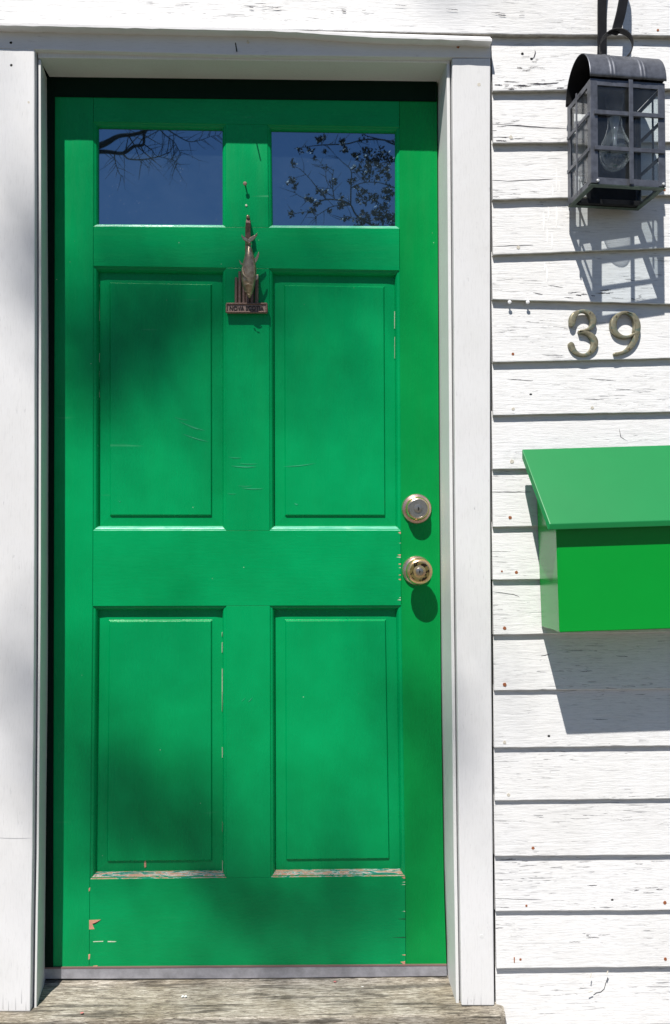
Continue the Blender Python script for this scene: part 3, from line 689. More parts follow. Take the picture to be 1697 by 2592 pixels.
# ------------------------------------------------------------------ fish knocker
def K(cx, cy, d=0.0):                          # measured on an enlargement of the knocker
    return P(540 + cx / 7.4375, 520 + cy / 7.4375, YD - d)
kn = thing('door_knocker', 'bronze fish door knocker hanging head down over a little rope edged sign', 'door knocker', tuple(K(640, 2030)))
mb = MB()
mb.strap([K(655, 225, .002), K(656, 235, .020), K(658, 250, .030), K(660, 330, .032), K(655, 500, .022), K(655, 760, .012), K(655, 1100, .006), K(655, 1840, .004)], (1, 0, 0), [.007, .007, .008, .012, .013, .013, .014, .014], .004)
mb.build('back_plate', M_pile, kn, bevel=.001)
mb = MB(); mb.tube([K(655, 215, -.002), K(655, 215, .034), K(655, 225, .036)], [.004, .0045, .003], 10); mb.build('hinge_pin', M_fish, kn, smooth=True)
body = [(672, 640, 20, .045), (674, 700, 26, .046), (676, 760, 36, .046), (680, 830, 56, .046), (680, 900, 76, .046), (681, 1000, 100, .045), (680, 1100, 124, .044), (676, 1200, 140, .043), (671, 1280, 143, .042), (667, 1360, 138, .041), (665, 1440, 128, .040), (669, 1520, 112, .038), (674, 1600, 88, .036), (680, 1670, 55, .034), (684, 1720, 30, .033), (685, 1745, 8, .033)]
mb = MB(); seg = 24; vs = []
for cx, cy, hw, d in body:
    c = K(cx, cy, d); r = hw / 7.4375 / 1060; dep = min(r, .0145) if hw > 30 else r
    for k in range(seg):
        th = 2*math.pi*k/seg; vs.append(c + Vector((r * math.cos(th), dep * math.sin(th), 0)))
n = len(body)
mb.add(vs, [[i*seg+k, i*seg+(k+1) % seg, (i+1)*seg+(k+1) % seg, (i+1)*seg+k] for i in range(n-1) for k in range(seg)] + [list(range(seg)), [(n-1)*seg+k for k in range(seg)][::-1]])
fish = mb.build('fish_body', M_fish, kn, smooth=True, angle=60)
def fin(pts, d0, th=.0026, name='fin', d1=None):
    mb = MB(); w_ = [K(x, y, d0 if d1 is None else d0 + (d1 - d0) * i / len(pts)) for i, (x, y) in enumerate(pts)]
    fr = [p + Vector((0, -th / 2, 0)) for p in w_]; bk = [p + Vector((0, th / 2, 0)) for p in w_]; n = len(w_)
    mb.add(fr + bk, [list(range(n)), list(range(2*n-1, n-1, -1))] + [[i, (i+1) % n, n + (i+1) % n, n+i] for i in range(n)])
    o = mb.build(name, M_fish, kn, bevel=.0007); return o
fin([(540, 545), (532, 590), (560, 640), (610, 685), (650, 700), (655, 630), (610, 605), (560, 580)], .047, .004, 'tail_fin')
fin([(828, 520), (835, 550), (800, 610), (750, 660), (695, 700), (660, 690), (675, 620), (730, 590), (785, 560)], .047, .004, 'tail_fin')
fin([(768, 1015), (800, 985), (835, 920), (858, 870), (870, 885), (862, 960), (835, 1030), (795, 1090), (770, 1080)], .045)
fin([(560, 1140), (515, 1105), (495, 1060), (488, 1025), (505, 1040), (535, 1085), (565, 1105)], .043)
fin([(795, 1400), (800, 1320), (850, 1300), (853, 1370), (815, 1410)], .040)
# finlets, pectoral fin, gill line, mouth, eye
mb = MB()
for i in range(8):
    x, y = 706 + i * 8.3, 775 + i * 28; mb.add([K(x - 12, y - 12, .046), K(x + 14, y - 2, .050), K(x - 6, y + 14, .046), K(x, y, .042)], [[0, 1, 2], [0, 3, 1], [1, 3, 2], [0, 2, 3]])
mb.build('finlets', M_fish, kn)
mb = MB()
mb.tube([K(x, y, d) for x, y, d in ((556, 1150, .051), (552, 1220, .054), (570, 1290, .0565), (605, 1340, .0575), (652, 1368, .0578))], [.0012, .0020, .0022, .0018, .0006], 8)
mb.tube([K(x, y, d) for x, y, d in ((585, 1505, .049), (615, 1488, .0515), (660, 1480, .0535), (705, 1486, .053), (740, 1508, .050))], [.0006, .0013, .0015, .0013, .0006], 8)
mb.tube([K(x, y, d) for x, y, d in ((645, 1665, .046), (680, 1680, .047), (715, 1700, .045))], [.0005, .0010, .0005], 8)
mb.tube([K(x, y, d) for x, y, d in ((600, 1610, .0455), (615, 1622, .0475), (628, 1634, .0475))], [.0008, .0016, .0008], 8)
mb.build('gill_lines', M_fish, kn, smooth=True)
mb = MB(); mb.tube([K(625, 680, .044), K(650, 690, .053), K(680, 705, .053), K(712, 722, .046)], [.002, .0028, .0028, .002], 10); mb.tube([K(625, 730, .044), K(665, 722, .053), K(712, 735, .046)], .0022, 10)
mb.build('rope_knot', M_fish, kn, smooth=True)
for cx, top, r in ((437, 1360, 30), (505, 1245, 32), (580, 1250, 30), (655, 1240, 34), (735, 1250, 32), (822, 1370, 36)):
    mb = MB(); r_ = r / 7.4375 / 1060
    mb.tube([K(cx, top, .006), K(cx, top + 6, .006), K(cx - 4, 1845, .007)], [r_ * .8, r_, r_ * 1.05], 12); mb.build('piling', M_pile, kn, smooth=True)
mb = MB(); mb.prism([K(250, 1850, .013), K(1012, 1850, .013), K(1012, 2012, .013), K(250, 2012, .013)], YD - .0005); sg = mb.build('sign_plate', simple('paler bronze plate', (.33, .24, .20), .6, .2, var=.2, vs=300), kn, bevel=.001)
mb = MB(); path = []
crn = [(255, 1852), (1008, 1852), (1008, 2008), (255, 2008), (255, 1852)]
for (x0, y0), (x1, y1) in zip(crn, crn[1:]):
    l = max(abs(x1 - x0), abs(y1 - y0)); n = int(l / 9)
    for i in range(n):
        path.append((x0 + (x1 - x0) * i / n, y0 + (y1 - y0) * i / n))
path.append(crn[-1])
mb.tube([K(x, y, .0135) for x, y in path], [.0026 + .0005 * math.sin(i * 2.1) for i in range(len(path))], 8)
mb.build('rope_border', M_pile, sg, smooth=True, angle=80)
tc = bpy.data.curves.new('sign_lettering', 'FONT'); tc.body = 'NOVA SCOTIA'; tc.align_x = 'CENTER'; tc.align_y = 'CENTER'; tc.extrude = .0009; tc.offset = .0002; tc.size = .0155
to = bpy.data.objects.new('tmp', tc); COL.objects.link(to); dg = bpy.context.evaluated_depsgraph_get()
tm = bpy.data.meshes.new_from_object(to.evaluated_get(dg)); bpy.data.objects.remove(to)
xs = [v.co.x for v in tm.vertices]; wtx = max(xs) - min(xs); target = (K(950, 1940, .014) - K(305, 1940, .014)).x
cc = K(628, 1938, .0142)
tm.transform(Matrix.Translation(cc) @ Matrix.Rotation(R(90), 4, 'X') @ Matrix.Scale(target / wtx, 4, (1, 0, 0)))
tm.materials.append(simple('dark bronze letters', (.03, .022, .02), .6, .2))
to = bpy.data.objects.new('lettering', tm); COL.objects.link(to); to.parent = sg; to.matrix_parent_inverse = (kn.matrix_basis @ Matrix.Identity(4)).inverted() @ Matrix.Identity(4)

# ------------------------------------------------------------------ house numbers
def numeral(label, strokes, holes):
    c0 = P(1230 + strokes[0][0][0] / 3.336, 903, 0)
    t = thing('house_number', label, 'house number', (c0.x, .0, c0.z))
    mb = MB()
    for st in strokes:
        # smooth the centre line
        pts = []; n = len(st)
        for i in range(n - 1):
            p0, p1, p2, p3 = st[max(i-1, 0)], st[i], st[i+1], st[min(i+2, n-1)]
            for k in range(6):
                u = k / 6; pts.append([.5 * ((2*p1[j]) + (-p0[j]+p2[j])*u + (2*p0[j]-5*p1[j]+4*p2[j]-p3[j])*u*u + (-p0[j]+3*p1[j]-3*p2[j]+p3[j])*u**3) for j in range(3)])
        pts.append(list(st[-1]))
        W = [(P(1230 + x / 3.336, 500 + y / 3.336, -.001), w_ / 3.336 / 1090) for x, y, w_ in pts]
        # rounded ends
        prof = [(-1, .010), (-1, .001), (-.86, -.0008), (-.45, -.0014), (.45, -.0014), (.86, -.0008), (1, .001), (1, .010)]
        vs = []; m_ = len(W); KP = len(prof)
        seq = list(range(m_))
        def row(p, t_, w_, drop=0):
            nn = Vector((-t_.z, 0, t_.x))
            return [Vector((p.x + nn.x * a * w_, -.001 + d + drop, p.z + nn.z * a * w_)) for a, d in prof]
        for i in seq:
            a, b = W[max(i-1, 0)][0], W[min(i+1, m_-1)][0]; t_ = (b - a); t_.y = 0; t_.normalize(); p, w_ = W[i]
            if i == 0:
                for q in (-.95, -.6): vs += row(p + t_ * w_ * q, t_, w_ * math.sqrt(1 - q*q))
            vs += row(p, t_, w_)
            if i == m_ - 1:
                for q in (.6, .95): vs += row(p + t_ * w_ * q, t_, w_ * math.sqrt(1 - q*q))
        m_ += 4
        mb.add(vs, [[i*KP+k, i*KP+(k+1) % KP, (i+1)*KP+(k+1) % KP, (i+1)*KP+k] for i in range(m_-1) for k in range(KP)] + [list(range(KP))[::-1], [(m_-1)*KP+k for k in range(KP)]])
    mb.build('numeral', M_num, t, smooth=True, angle=50)
    for x, y in holes:
        mb = MB(); c = P(1230 + x / 3.336, 500 + y / 3.336, -.0025); mb.lathe(c, [(.0026, -.001), (.0024, .0008), (.0012, .0010)], 12); s_ = mb.build('screw', M_brass, t, smooth=True)
        mb = MB(); mb.lathe(c, [(.0011, 0), (.001, .0013)], 8); mb.build('screw_slot', M_black, s_)
    return t
numeral('aged brass numeral 3 fixed to the clapboards under the lantern', [
    [(733, 1062, 26), (738, 1020, 29), (757, 985, 24), (800, 960, 14), (850, 960, 17), (890, 990, 26), (910, 1040, 29), (893, 1092, 19), (845, 1120, 13), (798, 1130, 14)],
    [(800, 1132, 13), (850, 1140, 16), (898, 1170, 26), (922, 1222, 31), (903, 1285, 24), (850, 1325, 15), (795, 1325, 15), (748, 1293, 22), (724, 1245, 27)]], [(881, 974), (883, 1298)])
numeral('aged brass numeral 9 fixed to the clapboards right of the numeral 3', [
    [(1256, 1130, 10), (1262, 1070, 12), (1245, 1005, 14), (1200, 972, 12), (1150, 974, 13), (1104, 1008, 22), (1080, 1062, 27), (1092, 1125, 24), (1140, 1168, 16), (1200, 1176, 13), (1258, 1150, 11)],
    [(1200, 972, 9), (1255, 995, 19), (1283, 1060, 25), (1282, 1130, 26), (1262, 1200, 24), (1222, 1262, 22), (1165, 1305, 15), (1092, 1322, 14)]], [(1103, 1003), (1211, 1274)])

# ------------------------------------------------------------------ lantern
ph = R(6); U = Vector((math.cos(ph), math.sin(ph), 0)); Vv = Vector((math.sin(ph), -math.cos(ph), 0)); Wz = Vector((0, 0, 1))
O = P(1438, 522, -.022)                        # back left bottom corner
LW, LD, LH = .173, .125, .233
lan = thing('wall_lantern', 'dark metal barrel roofed lantern with clear panes hanging from an iron strap', 'lantern', tuple(O + U*LW/2 + Vv*LD/2))
def LP(u, v, w_): return O + U*u + Vv*v + Wz*w_
ML = Matrix((U, Vv, Wz)).transposed()
def lbox(mb, u0, u1, v0, v1, w0, w1, mi=0): mb.box(LP((u0+u1)/2, (v0+v1)/2, (w0+w1)/2), abs(u1-u0), abs(v1-v0), abs(w1-w0), ML, mi)
b_ = .0165; e = .0015
mb = MB()
for u in (0, LW):                              # corner angles
    for v in (0, LD):
        su = 1 if u == 0 else -1; sv = 1 if v == 0 else -1
        lbox(mb, u, u + su*b_, v, v + sv*e, .002, LH); lbox(mb, u, u + su*e, v + sv*e, v + sv*b_, .002, LH)
for v, s in ((0, 1), (LD, -1)):
    for z0, z1 in ((.0, .015), (LH - .014, LH)):
        lbox(mb, b_, LW - b_, v + s*.0005, v + s*.0018, z0, z1)
for u, s in ((0, 1), (LW, -1)):
    for z0, z1 in ((.0, .013), (LH - .012, LH)):
        lbox(mb, u + s*.0005, u + s*.0018, b_, LD - b_, z0, z1)
mb.build('lantern_frame', M_lant, lan, bevel=.0005)
mb = MB()                                      # turned in bottom rim
lbox(mb, 0, LW, LD - .014, LD - .0003, -.0022, -.0004); lbox(mb, 0, LW, 0, .012, -.0022, -.0004)
lbox(mb, 0, .012, .012, LD - .014, -.0022, -.0004); lbox(mb, LW - .012, LW, .012, LD - .014, -.0022, -.0004)
mb.build('bottom_rim', M_verd, lan, bevel=.0004)
# muntins
g4 = .0082
for s, v in ((1, LD), (-1, 0)):
    for z in (.078, .157):
        mb = MB(); lbox(mb, .008, LW - .004, v, v + s*.0045, z - g4/2, z + g4*.6); mb.build('muntin', M_lant, lan, bevel=.0005)
    mb = MB(); lbox(mb, LW*.5 - .001, LW*.5 + .0085, v + s*.0046, v + s*.0075, .001, LH - .001); mb.build('muntin', M_lant, lan, bevel=.0005)
for s, u in ((-1, 0), (1, LW)):
    for z in (.078, .157):
        mb = MB(); lbox(mb, u, u + s*.0035, .004, LD - .006, z - g4/2, z + g4/2); mb.build('muntin', M_lant, lan, bevel=.0005)
    mb = MB(); lbox(mb, u + s*.0036, u + s*.006, LD*.5 - .003, LD*.5 + .003, .001, LH - .001); mb.build('muntin', M_lant, lan, bevel=.0005)
for (u0, u1, v0, v1) in ((.003, LW - .003, LD - .004, LD - .0025), (.0025, .004, .004, LD - .005), (LW - .004, LW - .0025, .004, LD - .005)):
    mb = MB(); lbox(mb, u0, u1, v0, v1, .004, LH - .004); mb.build('pane', M_lglass, lan)
# roof: ceiling plate and ribbed barrel
mb = MB(); lbox(mb, .002, LW - .002, .004, LD - .002, LH + .0004, LH + .0016); mb.build('ceiling_plate', M_lantd, lan)
mb = MB(); nu, na = 96, 28; rad = LD / 2 + .003; vs = []
def rib(u): return sum(.0012 * math.exp(-((u - q) / .0022) ** 2) for q in (.048, .056, .118, .126))
for i in range(nu + 1):
    u = -.002 + (LW + .004) * i / nu
    for j in range(na + 1):
        th = math.pi * j / na; r = rad + rib(u)
        vs.append(LP(u, LD/2 + r * math.cos(th), LH + .003 + r * math.sin(th) * 1.2))
M1 = na + 1
mb.add(vs, [[i*M1+j, i*M1+j+1, (i+1)*M1+j+1, (i+1)*M1+j] for i in range(nu) for j in range(na)])
rf = mb.build('roof', [M_lant, M_lantd], lan, smooth=True, angle=80)
sm = rf.modifiers.new('thick', 'SOLIDIFY'); sm.thickness = .0012; sm.offset = 1; sm.material_offset = 1
mb = MB()
for u in (LW - .004,):
    pts = [LP(u, LD/2 + (rad - .002) * math.cos(math.pi*k/24), LH + .003 + (rad - .002) * 1.2 * math.sin(math.pi*k/24)) for k in range(25)]
    mb.add(pts + [p + U * .0012 for p in pts], [list(range(25)), list(range(49, 24, -1))] + [[i, (i+1) % 25, 25 + (i+1) % 25, 25+i] for i in range(25)])
mb.build('end_plate', M_lantd, lan)
# inner back box, socket and bulb
mb = MB(); lbox(mb, .046, .166, -.001, .003, .0, LH - .003); lbox(mb, .020, .166, .0032, .022, .0, .012); mb.build('back_plate', M_lantd, lan, bevel=.001)
ub, vb = .083, .068
mb = MB(); mb.lathe(LP(ub, vb, LH - .004), [(.020, 0), (.020, .018), (.017, .024), (.0165, .05)], 24, axis=Vector((0, 0, -1))); mb.build('socket', M_lantd, lan, smooth=True)
mb = MB(); mb.lathe(LP(ub, vb, LH), [(.0150, .048), (.0155, .060), (.0175, .078), (.0235, .096), (.0310, .112), (.0345, .128), (.0345, .140), (.0300, .155), (.0215, .167), (.010, .174), (.0015, .1755)], 32, axis=Vector((0, 0, -1)))
bl = mb.build('light_bulb', M_bulb, lan, smooth=True, angle=80)
mb = MB(); mb.lathe(LP(ub, vb, LH), [(.013, .052), (.009, .070), (.005, .090), (.0045, .118), (.001, .120)], 16, axis=Vector((0, 0, -1))); mb.build('bulb_stem', simple('bulb stem', (.45, .45, .46), .3), bl, smooth=True)
for u in (.010, LW - .011):
    mb = MB(); mb.lathe(LP(u + .005, LD + .002, .007), [(.0032, -.002), (.003, .0006), (.002, .0010)], 12); mb.build('solder_dot', simple('solder', (.65, .66, .66), .4, .4), lan, smooth=True)
# ring and strap
apex = LP(.091, LD/2, LH + .003 + rad * 1.2)
mb = MB(); pts = []; rr_ = .036
rc = apex + Vector((0, 0, rr_ - .003)); axr = (U * math.cos(R(18)) + Vv * math.sin(R(18)))
pts = [rc + axr * rr_ * math.sin(2*math.pi*k/40) - Wz * rr_ * math.cos(2*math.pi*k/40) for k in range(41)]
wd = axr.cross(Wz)
mb.strap(pts, wd, [.010 + .010 * (1 - math.cos(2*math.pi*k/40)) / 2 for k in range(41)], .0022); mb.build('hanging_ring', M_lantd, lan, bevel=.0004)
bra = thing('lantern_bracket', 'black iron strap bracket on the clapboards from which the lantern hangs', 'bracket', tuple(P(1524, 40, 0)))
mb = MB(); topz = P(1560, -190, -.05).z
bk = [P(1524, y, -.006) for y in (175, 133, 90, 50, 10)]
x0 = P(1524, 100, -.006).x; hk = rc + Wz * (rr_ - .002)
pth = [Vector((x0, .003, P(1524, 175, 0).z)), Vector((x0, -.006, P(1524, 130, 0).z)), Vector((x0, -.008, P(1524, 60, 0).z)), Vector((x0 + .001, -.008, P(1524, 0, 0).z)), Vector((x0 + .006, -.010, P(1524, -70, 0).z))]
mid = (x0 + hk.x) / 2
pth += [Vector((x0 + .014, -.016, topz - .02)), Vector((mid + .006, -.035, topz)), Vector((hk.x + .024, -.060, topz - .02)), Vector((hk.x + .028, hk.y + .006, topz - .06)), Vector((hk.x + .021, hk.y, hk.z + .10)), Vector((hk.x + .013, hk.y - .001, hk.z + .05)), Vector((hk.x + .005, hk.y, hk.z + .018)), Vector((hk.x, hk.y, hk.z + .002)), Vector((hk.x - .008, hk.y + .004, hk.z - .004))]
def smooth_path(p, k=6):
    out = []; n = len(p)
    for i in range(n - 1):
        a, b, c, d = p[max(i-1, 0)], p[i], p[i+1], p[min(i+2, n-1)]
        for q in range(k):
            u = q / k; out.append(.5 * ((2*b) + (c-a)*u + (2*a-5*b+4*c-d)*u*u + (3*b-a-3*c+d)*u**3))
    return out + [p[-1]]
mb.strap(smooth_path(pth), (1, .25, 0), .023, .004); mb.build('strap', M_lantd, bra, bevel=.0006)
mb = MB(); mb.lathe(Vector((x0, -.010, P(1524, -40, 0).z)), [(.005, 0), (.005, .002), (.002, .004)], 14); mb.build('screw', M_lantd, bra, smooth=True)

# ------------------------------------------------------------------ mailbox
tilt = .031; MW = .40
mbx = thing('mailbox', 'bright green wall mailbox with a sloping overhanging lid right of the door', 'mailbox', tuple(P(1500, 1590, .0)))
def ext(p, L=MW): return Vector((p.x + L, p.y, p.z + L * tilt))
BBt, BBb = P(1357, 1215, .004), P(1371, 1586, .004)
BFt, BFb = P(1407, 1300, -.145), P(1417, 1601, -.145)
mb = MB()
prof = [BBb, BFb, BFt, BBt]
off = Vector((.003, 0, .004))
mb.add(prof + [ext(p, MW - .03) for p in prof], [[0, 1, 2, 3], [7, 6, 5, 4], [0, 4, 5, 1], [1, 5, 6, 2], [3, 2, 6, 7], [0, 3, 7, 4]])
mb.build('box_body', M_box, mbx, bevel=.0022)
LB, LBb = P(1321.5, 1137, -.035), P(1321.5, 1161, -.035)
LF, LFb = P(1392, 1326, -.170), P(1387, 1342, -.168)
LW0 = Vector((LB.x, -.002, LB.z + .004)); LW1 = Vector((LBb.x, -.002, LBb.z))
mb = MB(); pr = [LBb, LFb, LF, LB]
mb.add(pr + [ext(p) for p in pr], [[0, 1, 2, 3], [7, 6, 5, 4], [0, 4, 5, 1], [1, 5, 6, 2], [3, 2, 6, 7], [0, 3, 7, 4]])
mb.build('lid', M_lid, mbx, bevel=.0018)
mb = MB(); a = ext(P(1375, 1240, -.03), .0); 
mb.add([a, ext(a, .34), ext(a, .34) + Vector((0, .034, .01)), a + Vector((0, .034, .01)), a + Vector((0, 0, .03)), ext(a, .34) + Vector((0, 0, .03)), ext(a, .34) + Vector((0, .034, .04)), a + Vector((0, .034, .04))],
       [[0,1,2,3],[4,7,6,5],[0,4,5,1],[1,5,6,2],[2,6,7,3],[3,7,4,0]])
mb.build('hinge_rail', M_box, mbx)

# ------------------------------------------------------------------ trees across the yard
def grow(mb, p, d, r, L, lev, rs, leaves=None, lden=0):
    n = max(3, int(L / .22)); pts = [p]; rad = [r]; q = p.copy(); dd = d.normalized()
    for i in range(n):
        dd = (dd + Vector((rs.uniform(-1, 1), rs.uniform(-1, 1), rs.uniform(-.8, 1))) * .20).normalized()
        q = q + dd * L / n; pts.append(q.copy()); rad.append(r * (1 - .75 * (i + 1) / n))
        if lev > 0 and i > 0 and rs.random() < .75:
            side = dd.cross(Vector((rs.uniform(-1, 1), rs.uniform(-1, 1), rs.uniform(-1, 1)))).normalized()
            grow(mb, q.copy(), (dd * .6 + side).normalized(), rad[-1] * .62, L * rs.uniform(.35, .6), lev - 1, rs, leaves, lden)
    mb.tube(pts, rad, 5 if r < .03 else 8, cap=False)
    if leaves is not None:
        for q in pts[1:]:
            if rs.random() < lden: leaves.append(q)
def leaf_mesh(centres, rs, per, spread, size):
    vs = []; fs = []
    for c in centres:
        for _ in range(per):
            o = c + Vector((rs.gauss(0, spread), rs.gauss(0, spread), rs.gauss(0, spread)))
            a = Vector((rs.uniform(-1, 1), rs.uniform(-1, 1), rs.uniform(-1, 1))).normalized(); b = a.cross(Vector((rs.uniform(-1, 1), rs.uniform(-1, 1), rs.uniform(-1, 1)))).normalized()
            s = size * rs.uniform(.6, 1.3); k = len(vs)
            vs += [o - a*s, o + b*s*.45, o + a*s, o - b*s*.45]; fs.append([k, k+1, k+2, k+3])
    return vs, fs
YV = .222
def VR(px, py, dist):                          # where a thing stands whose image shows in the door windows
    p = P(px, py, dist); return Vector((p.x, YV - p.y, p.z))
def limb_chain(mb, pts, dist, rs, tw, lev, leaves=None, lden=0, tlen=(.5, 1.1)):
    W = smooth_path([VR(x, y, dist + dz) for x, y, r, dz in pts], 5); m_ = len(W)
    sc = dist / FPX
    Rr = [interp([(i, pts[i][2] * sc) for i in range(len(pts))], j / 5) for j in range(m_)]
    mb.tube(W, Rr, 8, cap=False)
    for j in range(1, m_):
        if rs.random() < tw:
            t = (W[j] - W[j-1]).normalized(); side = t.cross(Vector((rs.uniform(-.3, .3), 1, rs.uniform(-.3, .3)))).normalized() * rs.choice((-1, 1))
            grow(mb, W[j].copy(), (t * .7 + side + Vector((0, rs.uniform(-.4, .4), 0))).normalized(), max(.006, Rr[j] * .4), rs.uniform(*tlen), lev, rs, leaves, lden)
        if leaves is not None and rs.random() < lden: leaves.append(W[j])
# bare tree: seen in the left window
rs = random.Random(21); D1 = 13.0
tr = thing('bare_tree', 'bare limbed tree without leaves whose twigs show in the left door window', 'tree', (VR(60, 900, D1).x, VR(60, 900, D1).y, 0))
mb = MB()
base = Vector((tr.location.x, tr.location.y, -.1)); fork = VR(150, 400, D1)
mb.tube(smooth_path([base, base + Vector((.1, 0, 2)), base + Vector((-.1, .1, 4.4)), VR(120, 520, D1), fork]), [interp([(0, .30), (20, .13)], i) for i in range(21)], 12)
limb_chain(mb, [(150, 400, 9, 0), (255, 368, 9, 0), (300, 345, 6, 0), (340, 340, 5, 0), (372, 326, 4, 0), (380, 290, 3, 0)], D1, rs, .35, 1, tlen=(.4, .8))
limb_chain(mb, [(150, 400, 8, 0), (255, 384, 6, 0), (310, 388, 5, 0), (340, 370, 4.5, 0), (363, 366, 4, 0), (366, 340, 3.5, 0), (378, 322, 2.5, 0), (395, 280, 1.5, 0)], D1 + .02, rs, .4, 1, tlen=(.4, .8))
limb_chain(mb, [(255, 384, 4, 0), (309, 390, 2.6, 0), (325, 402, 2.2, 0), (360, 404, 2, 0), (400, 397, 1.6, 0), (432, 384, 1, 0)], D1, rs, .7, 1, tlen=(.25, .6))
limb_chain(mb, [(360, 404, 1.2, 0), (355, 430, 1, 0), (352, 455, .6, 0)], D1, rs, .3, 0, tlen=(.1, .3))
limb_chain(mb, [(290, 390, 1.6, 0), (293, 412, 1.3, 0), (303, 440, 1, 0), (312, 446, .6, 0)], D1, rs, .5, 0, tlen=(.15, .4))
limb_chain(mb, [(380, 300, 2, 0), (418, 341, 1.6, 0), (440, 358, 1.2, 0), (452, 378, 1, 0), (458, 392, .6, 0)], D1, rs, .7, 1, tlen=(.2, .6))
limb_chain(mb, [(400, 310, 2, 0), (440, 338, 1.6, 0), (478, 358, 1.2, 0), (510, 354, .9, 0), (535, 345, .6, 0), (555, 342, .4, 0)], D1, rs, .6, 1, tlen=(.2, .5))
limb_chain(mb, [(366, 366, 1.8, 0), (385, 380, 1.4, 0), (398, 395, 1, 0), (440, 405, .8, 0), (450, 415, .5, 0)], D1, rs, .6, 1, tlen=(.2, .5))
limb_chain(mb, [(150, 400, 7, 0), (80, 250, 6, .4), (60, 100, 5, .8), (120, -50, 3, 1)], D1, rs, .8, 2, tlen=(1, 2))
limb_chain(mb, [(150, 400, 6, 0), (20, 330, 5, -.6), (-120, 200, 3, -1), (-200, 60, 2, -1)], D1, rs, .8, 2, tlen=(1, 2))
mb.build('trunk', M_bark, tr)
# budding tree: seen in the right window
D2 = 12.0
t2 = thing('budding_tree', 'young leafed tree with dark clumps that shows in the right door window', 'tree', (VR(1300, 700, D2).x, VR(1300, 700, D2).y, 0))
mb = MB(); lv = []; rs = random.Random(11)
base = Vector((t2.location.x, t2.location.y, -.1))
mb.tube(smooth_path([base, base + Vector((-.1, 0, 1.5)), VR(1250, 760, D2), VR(1180, 560, D2), VR(1150, 300, D2), VR(1170, 100, D2)]), [interp([(0, .24), (25, .05)], i) for i in range(26)], 12)
LC = [
 [(1180, 620, 6, 0), (1000, 590, 3.5, 0), (912, 553, 2.6, 0), (888, 519, 2.6, 0), (865, 508, 2, 0), (826, 505, 2, 0), (805, 515, 1.8, 0), (793, 535, 1.5, 0), (800, 552, .9, 0), (790, 568, .5, 0)],
 [(888, 519, 2.2, 0), (889, 470, 2, 0), (889, 432, 1.4, 0), (867, 410, 1, 0), (850, 396, .7, 0), (825, 395, .4, 0)],
 [(888, 519, 1.6, 0), (845, 522, 1.3, 0), (815, 538, 1, 0), (795, 552, .7, 0)],
 [(826, 505, 1.6, 0), (808, 482, 1.3, 0), (780, 447, 1, 0), (755, 425, .8, 0), (733, 420, .5, 0)],
 [(847, 504, 1.6, 0), (843, 480, 1.3, 0), (842, 455, 1, 0), (845, 428, .6, 0)],
 [(842, 478, 1.1, 0), (828, 460, .9, 0), (823, 430, .7, 0), (806, 405, .4, 0)],
 [(803, 518, 1.3, 0), (780, 507, 1.1, 0), (755, 494, .8, 0), (745, 485, .5, 0)],
 [(793, 535, 1, 0), (760, 538, .8, 0), (735, 545, .5, 0)],
 [(890, 475, 1.6, 0), (915, 464, 1.3, 0), (945, 461, 1.2, 0), (980, 468, 1.4, 0), (1060, 500, 2, 0), (1180, 540, 3, 0)],
 [(892, 437, 1.4, 0), (920, 430, 1.2, 0), (960, 415, 1.2, 0), (1000, 408, 1.6, 0), (1160, 400, 3, 0)],
 [(745, 376, .5, 0), (805, 368, 1.3, 0), (840, 366, 1.6, 0), (880, 364, 1.7, 0), (920, 354, 1.8, 0), (970, 354, 2.2, 0), (1000, 366, 2.4, 0), (1160, 420, 4, 0)],
 [(930, 345, 1.4, 0), (970, 354, 1.6, 0), (998, 358, 1.8, 0)],
 [(940, 565, 1.2, 0), (880, 548, 1, 0), (862, 556, .7, 0)]]
for i, c_ in enumerate(LC):
    limb_chain(mb, c_, D2 + i * .01, rs, .28, 0, lv, .06, tlen=(.12, .35))
for (x, y, n_, s) in ((900, 395, 6, 8), (925, 385, 8, 12), (945, 400, 10, 16), (960, 418, 12, 18), (930, 425, 8, 14), (975, 440, 12, 18), (900, 425, 5, 8), (985, 480, 12, 16), (925, 450, 6, 12),
                      (920, 500, 10, 14), (945, 500, 12, 18), (915, 480, 5, 9), (970, 520, 14, 20), (950, 545, 16, 22), (985, 550, 16, 18), (910, 550, 6, 10), (930, 570, 12, 20), (980, 575, 14, 20), (890, 460, 4, 6), (965, 385, 7, 12), (990, 400, 6, 10),
                      (865, 357, 4, 5), (807, 352, 4, 5), (820, 353, 4, 5), (757, 376, 3, 5), (785, 380, 3, 4), (745, 414, 3, 5), (742, 455, 4, 5), (748, 474, 3, 4), (727, 461, 2, 2), (788, 506, 4, 5), (815, 485, 5, 7), (844, 458, 3, 4), (877, 378, 4, 5), (822, 383, 2, 3),
                      (865, 512, 4, 5), (863, 524, 3, 3), (833, 535, 3, 3), (793, 532, 4, 4), (738, 543, 3, 4), (875, 555, 3, 4), (870, 500, 2, 4), (778, 498, 2, 3), (803, 515, 3, 4)):
    for _ in range(n_): lv.append(VR(x + rs.gauss(0, s * .7), y + rs.gauss(0, s * .55), D2 + rs.uniform(-.3, .3)))
for _ in range(260):
    lv.append(VR(rs.gauss(1160, 80), rs.gauss(400, 190), D2 + rs.uniform(-1.2, 1.2)))
mb.build('trunk', M_bark, t2)
vs, fs = leaf_mesh(lv, rs, 9, .022, .034)
mesh_obj('crown', vs, fs, M_bud, t2)
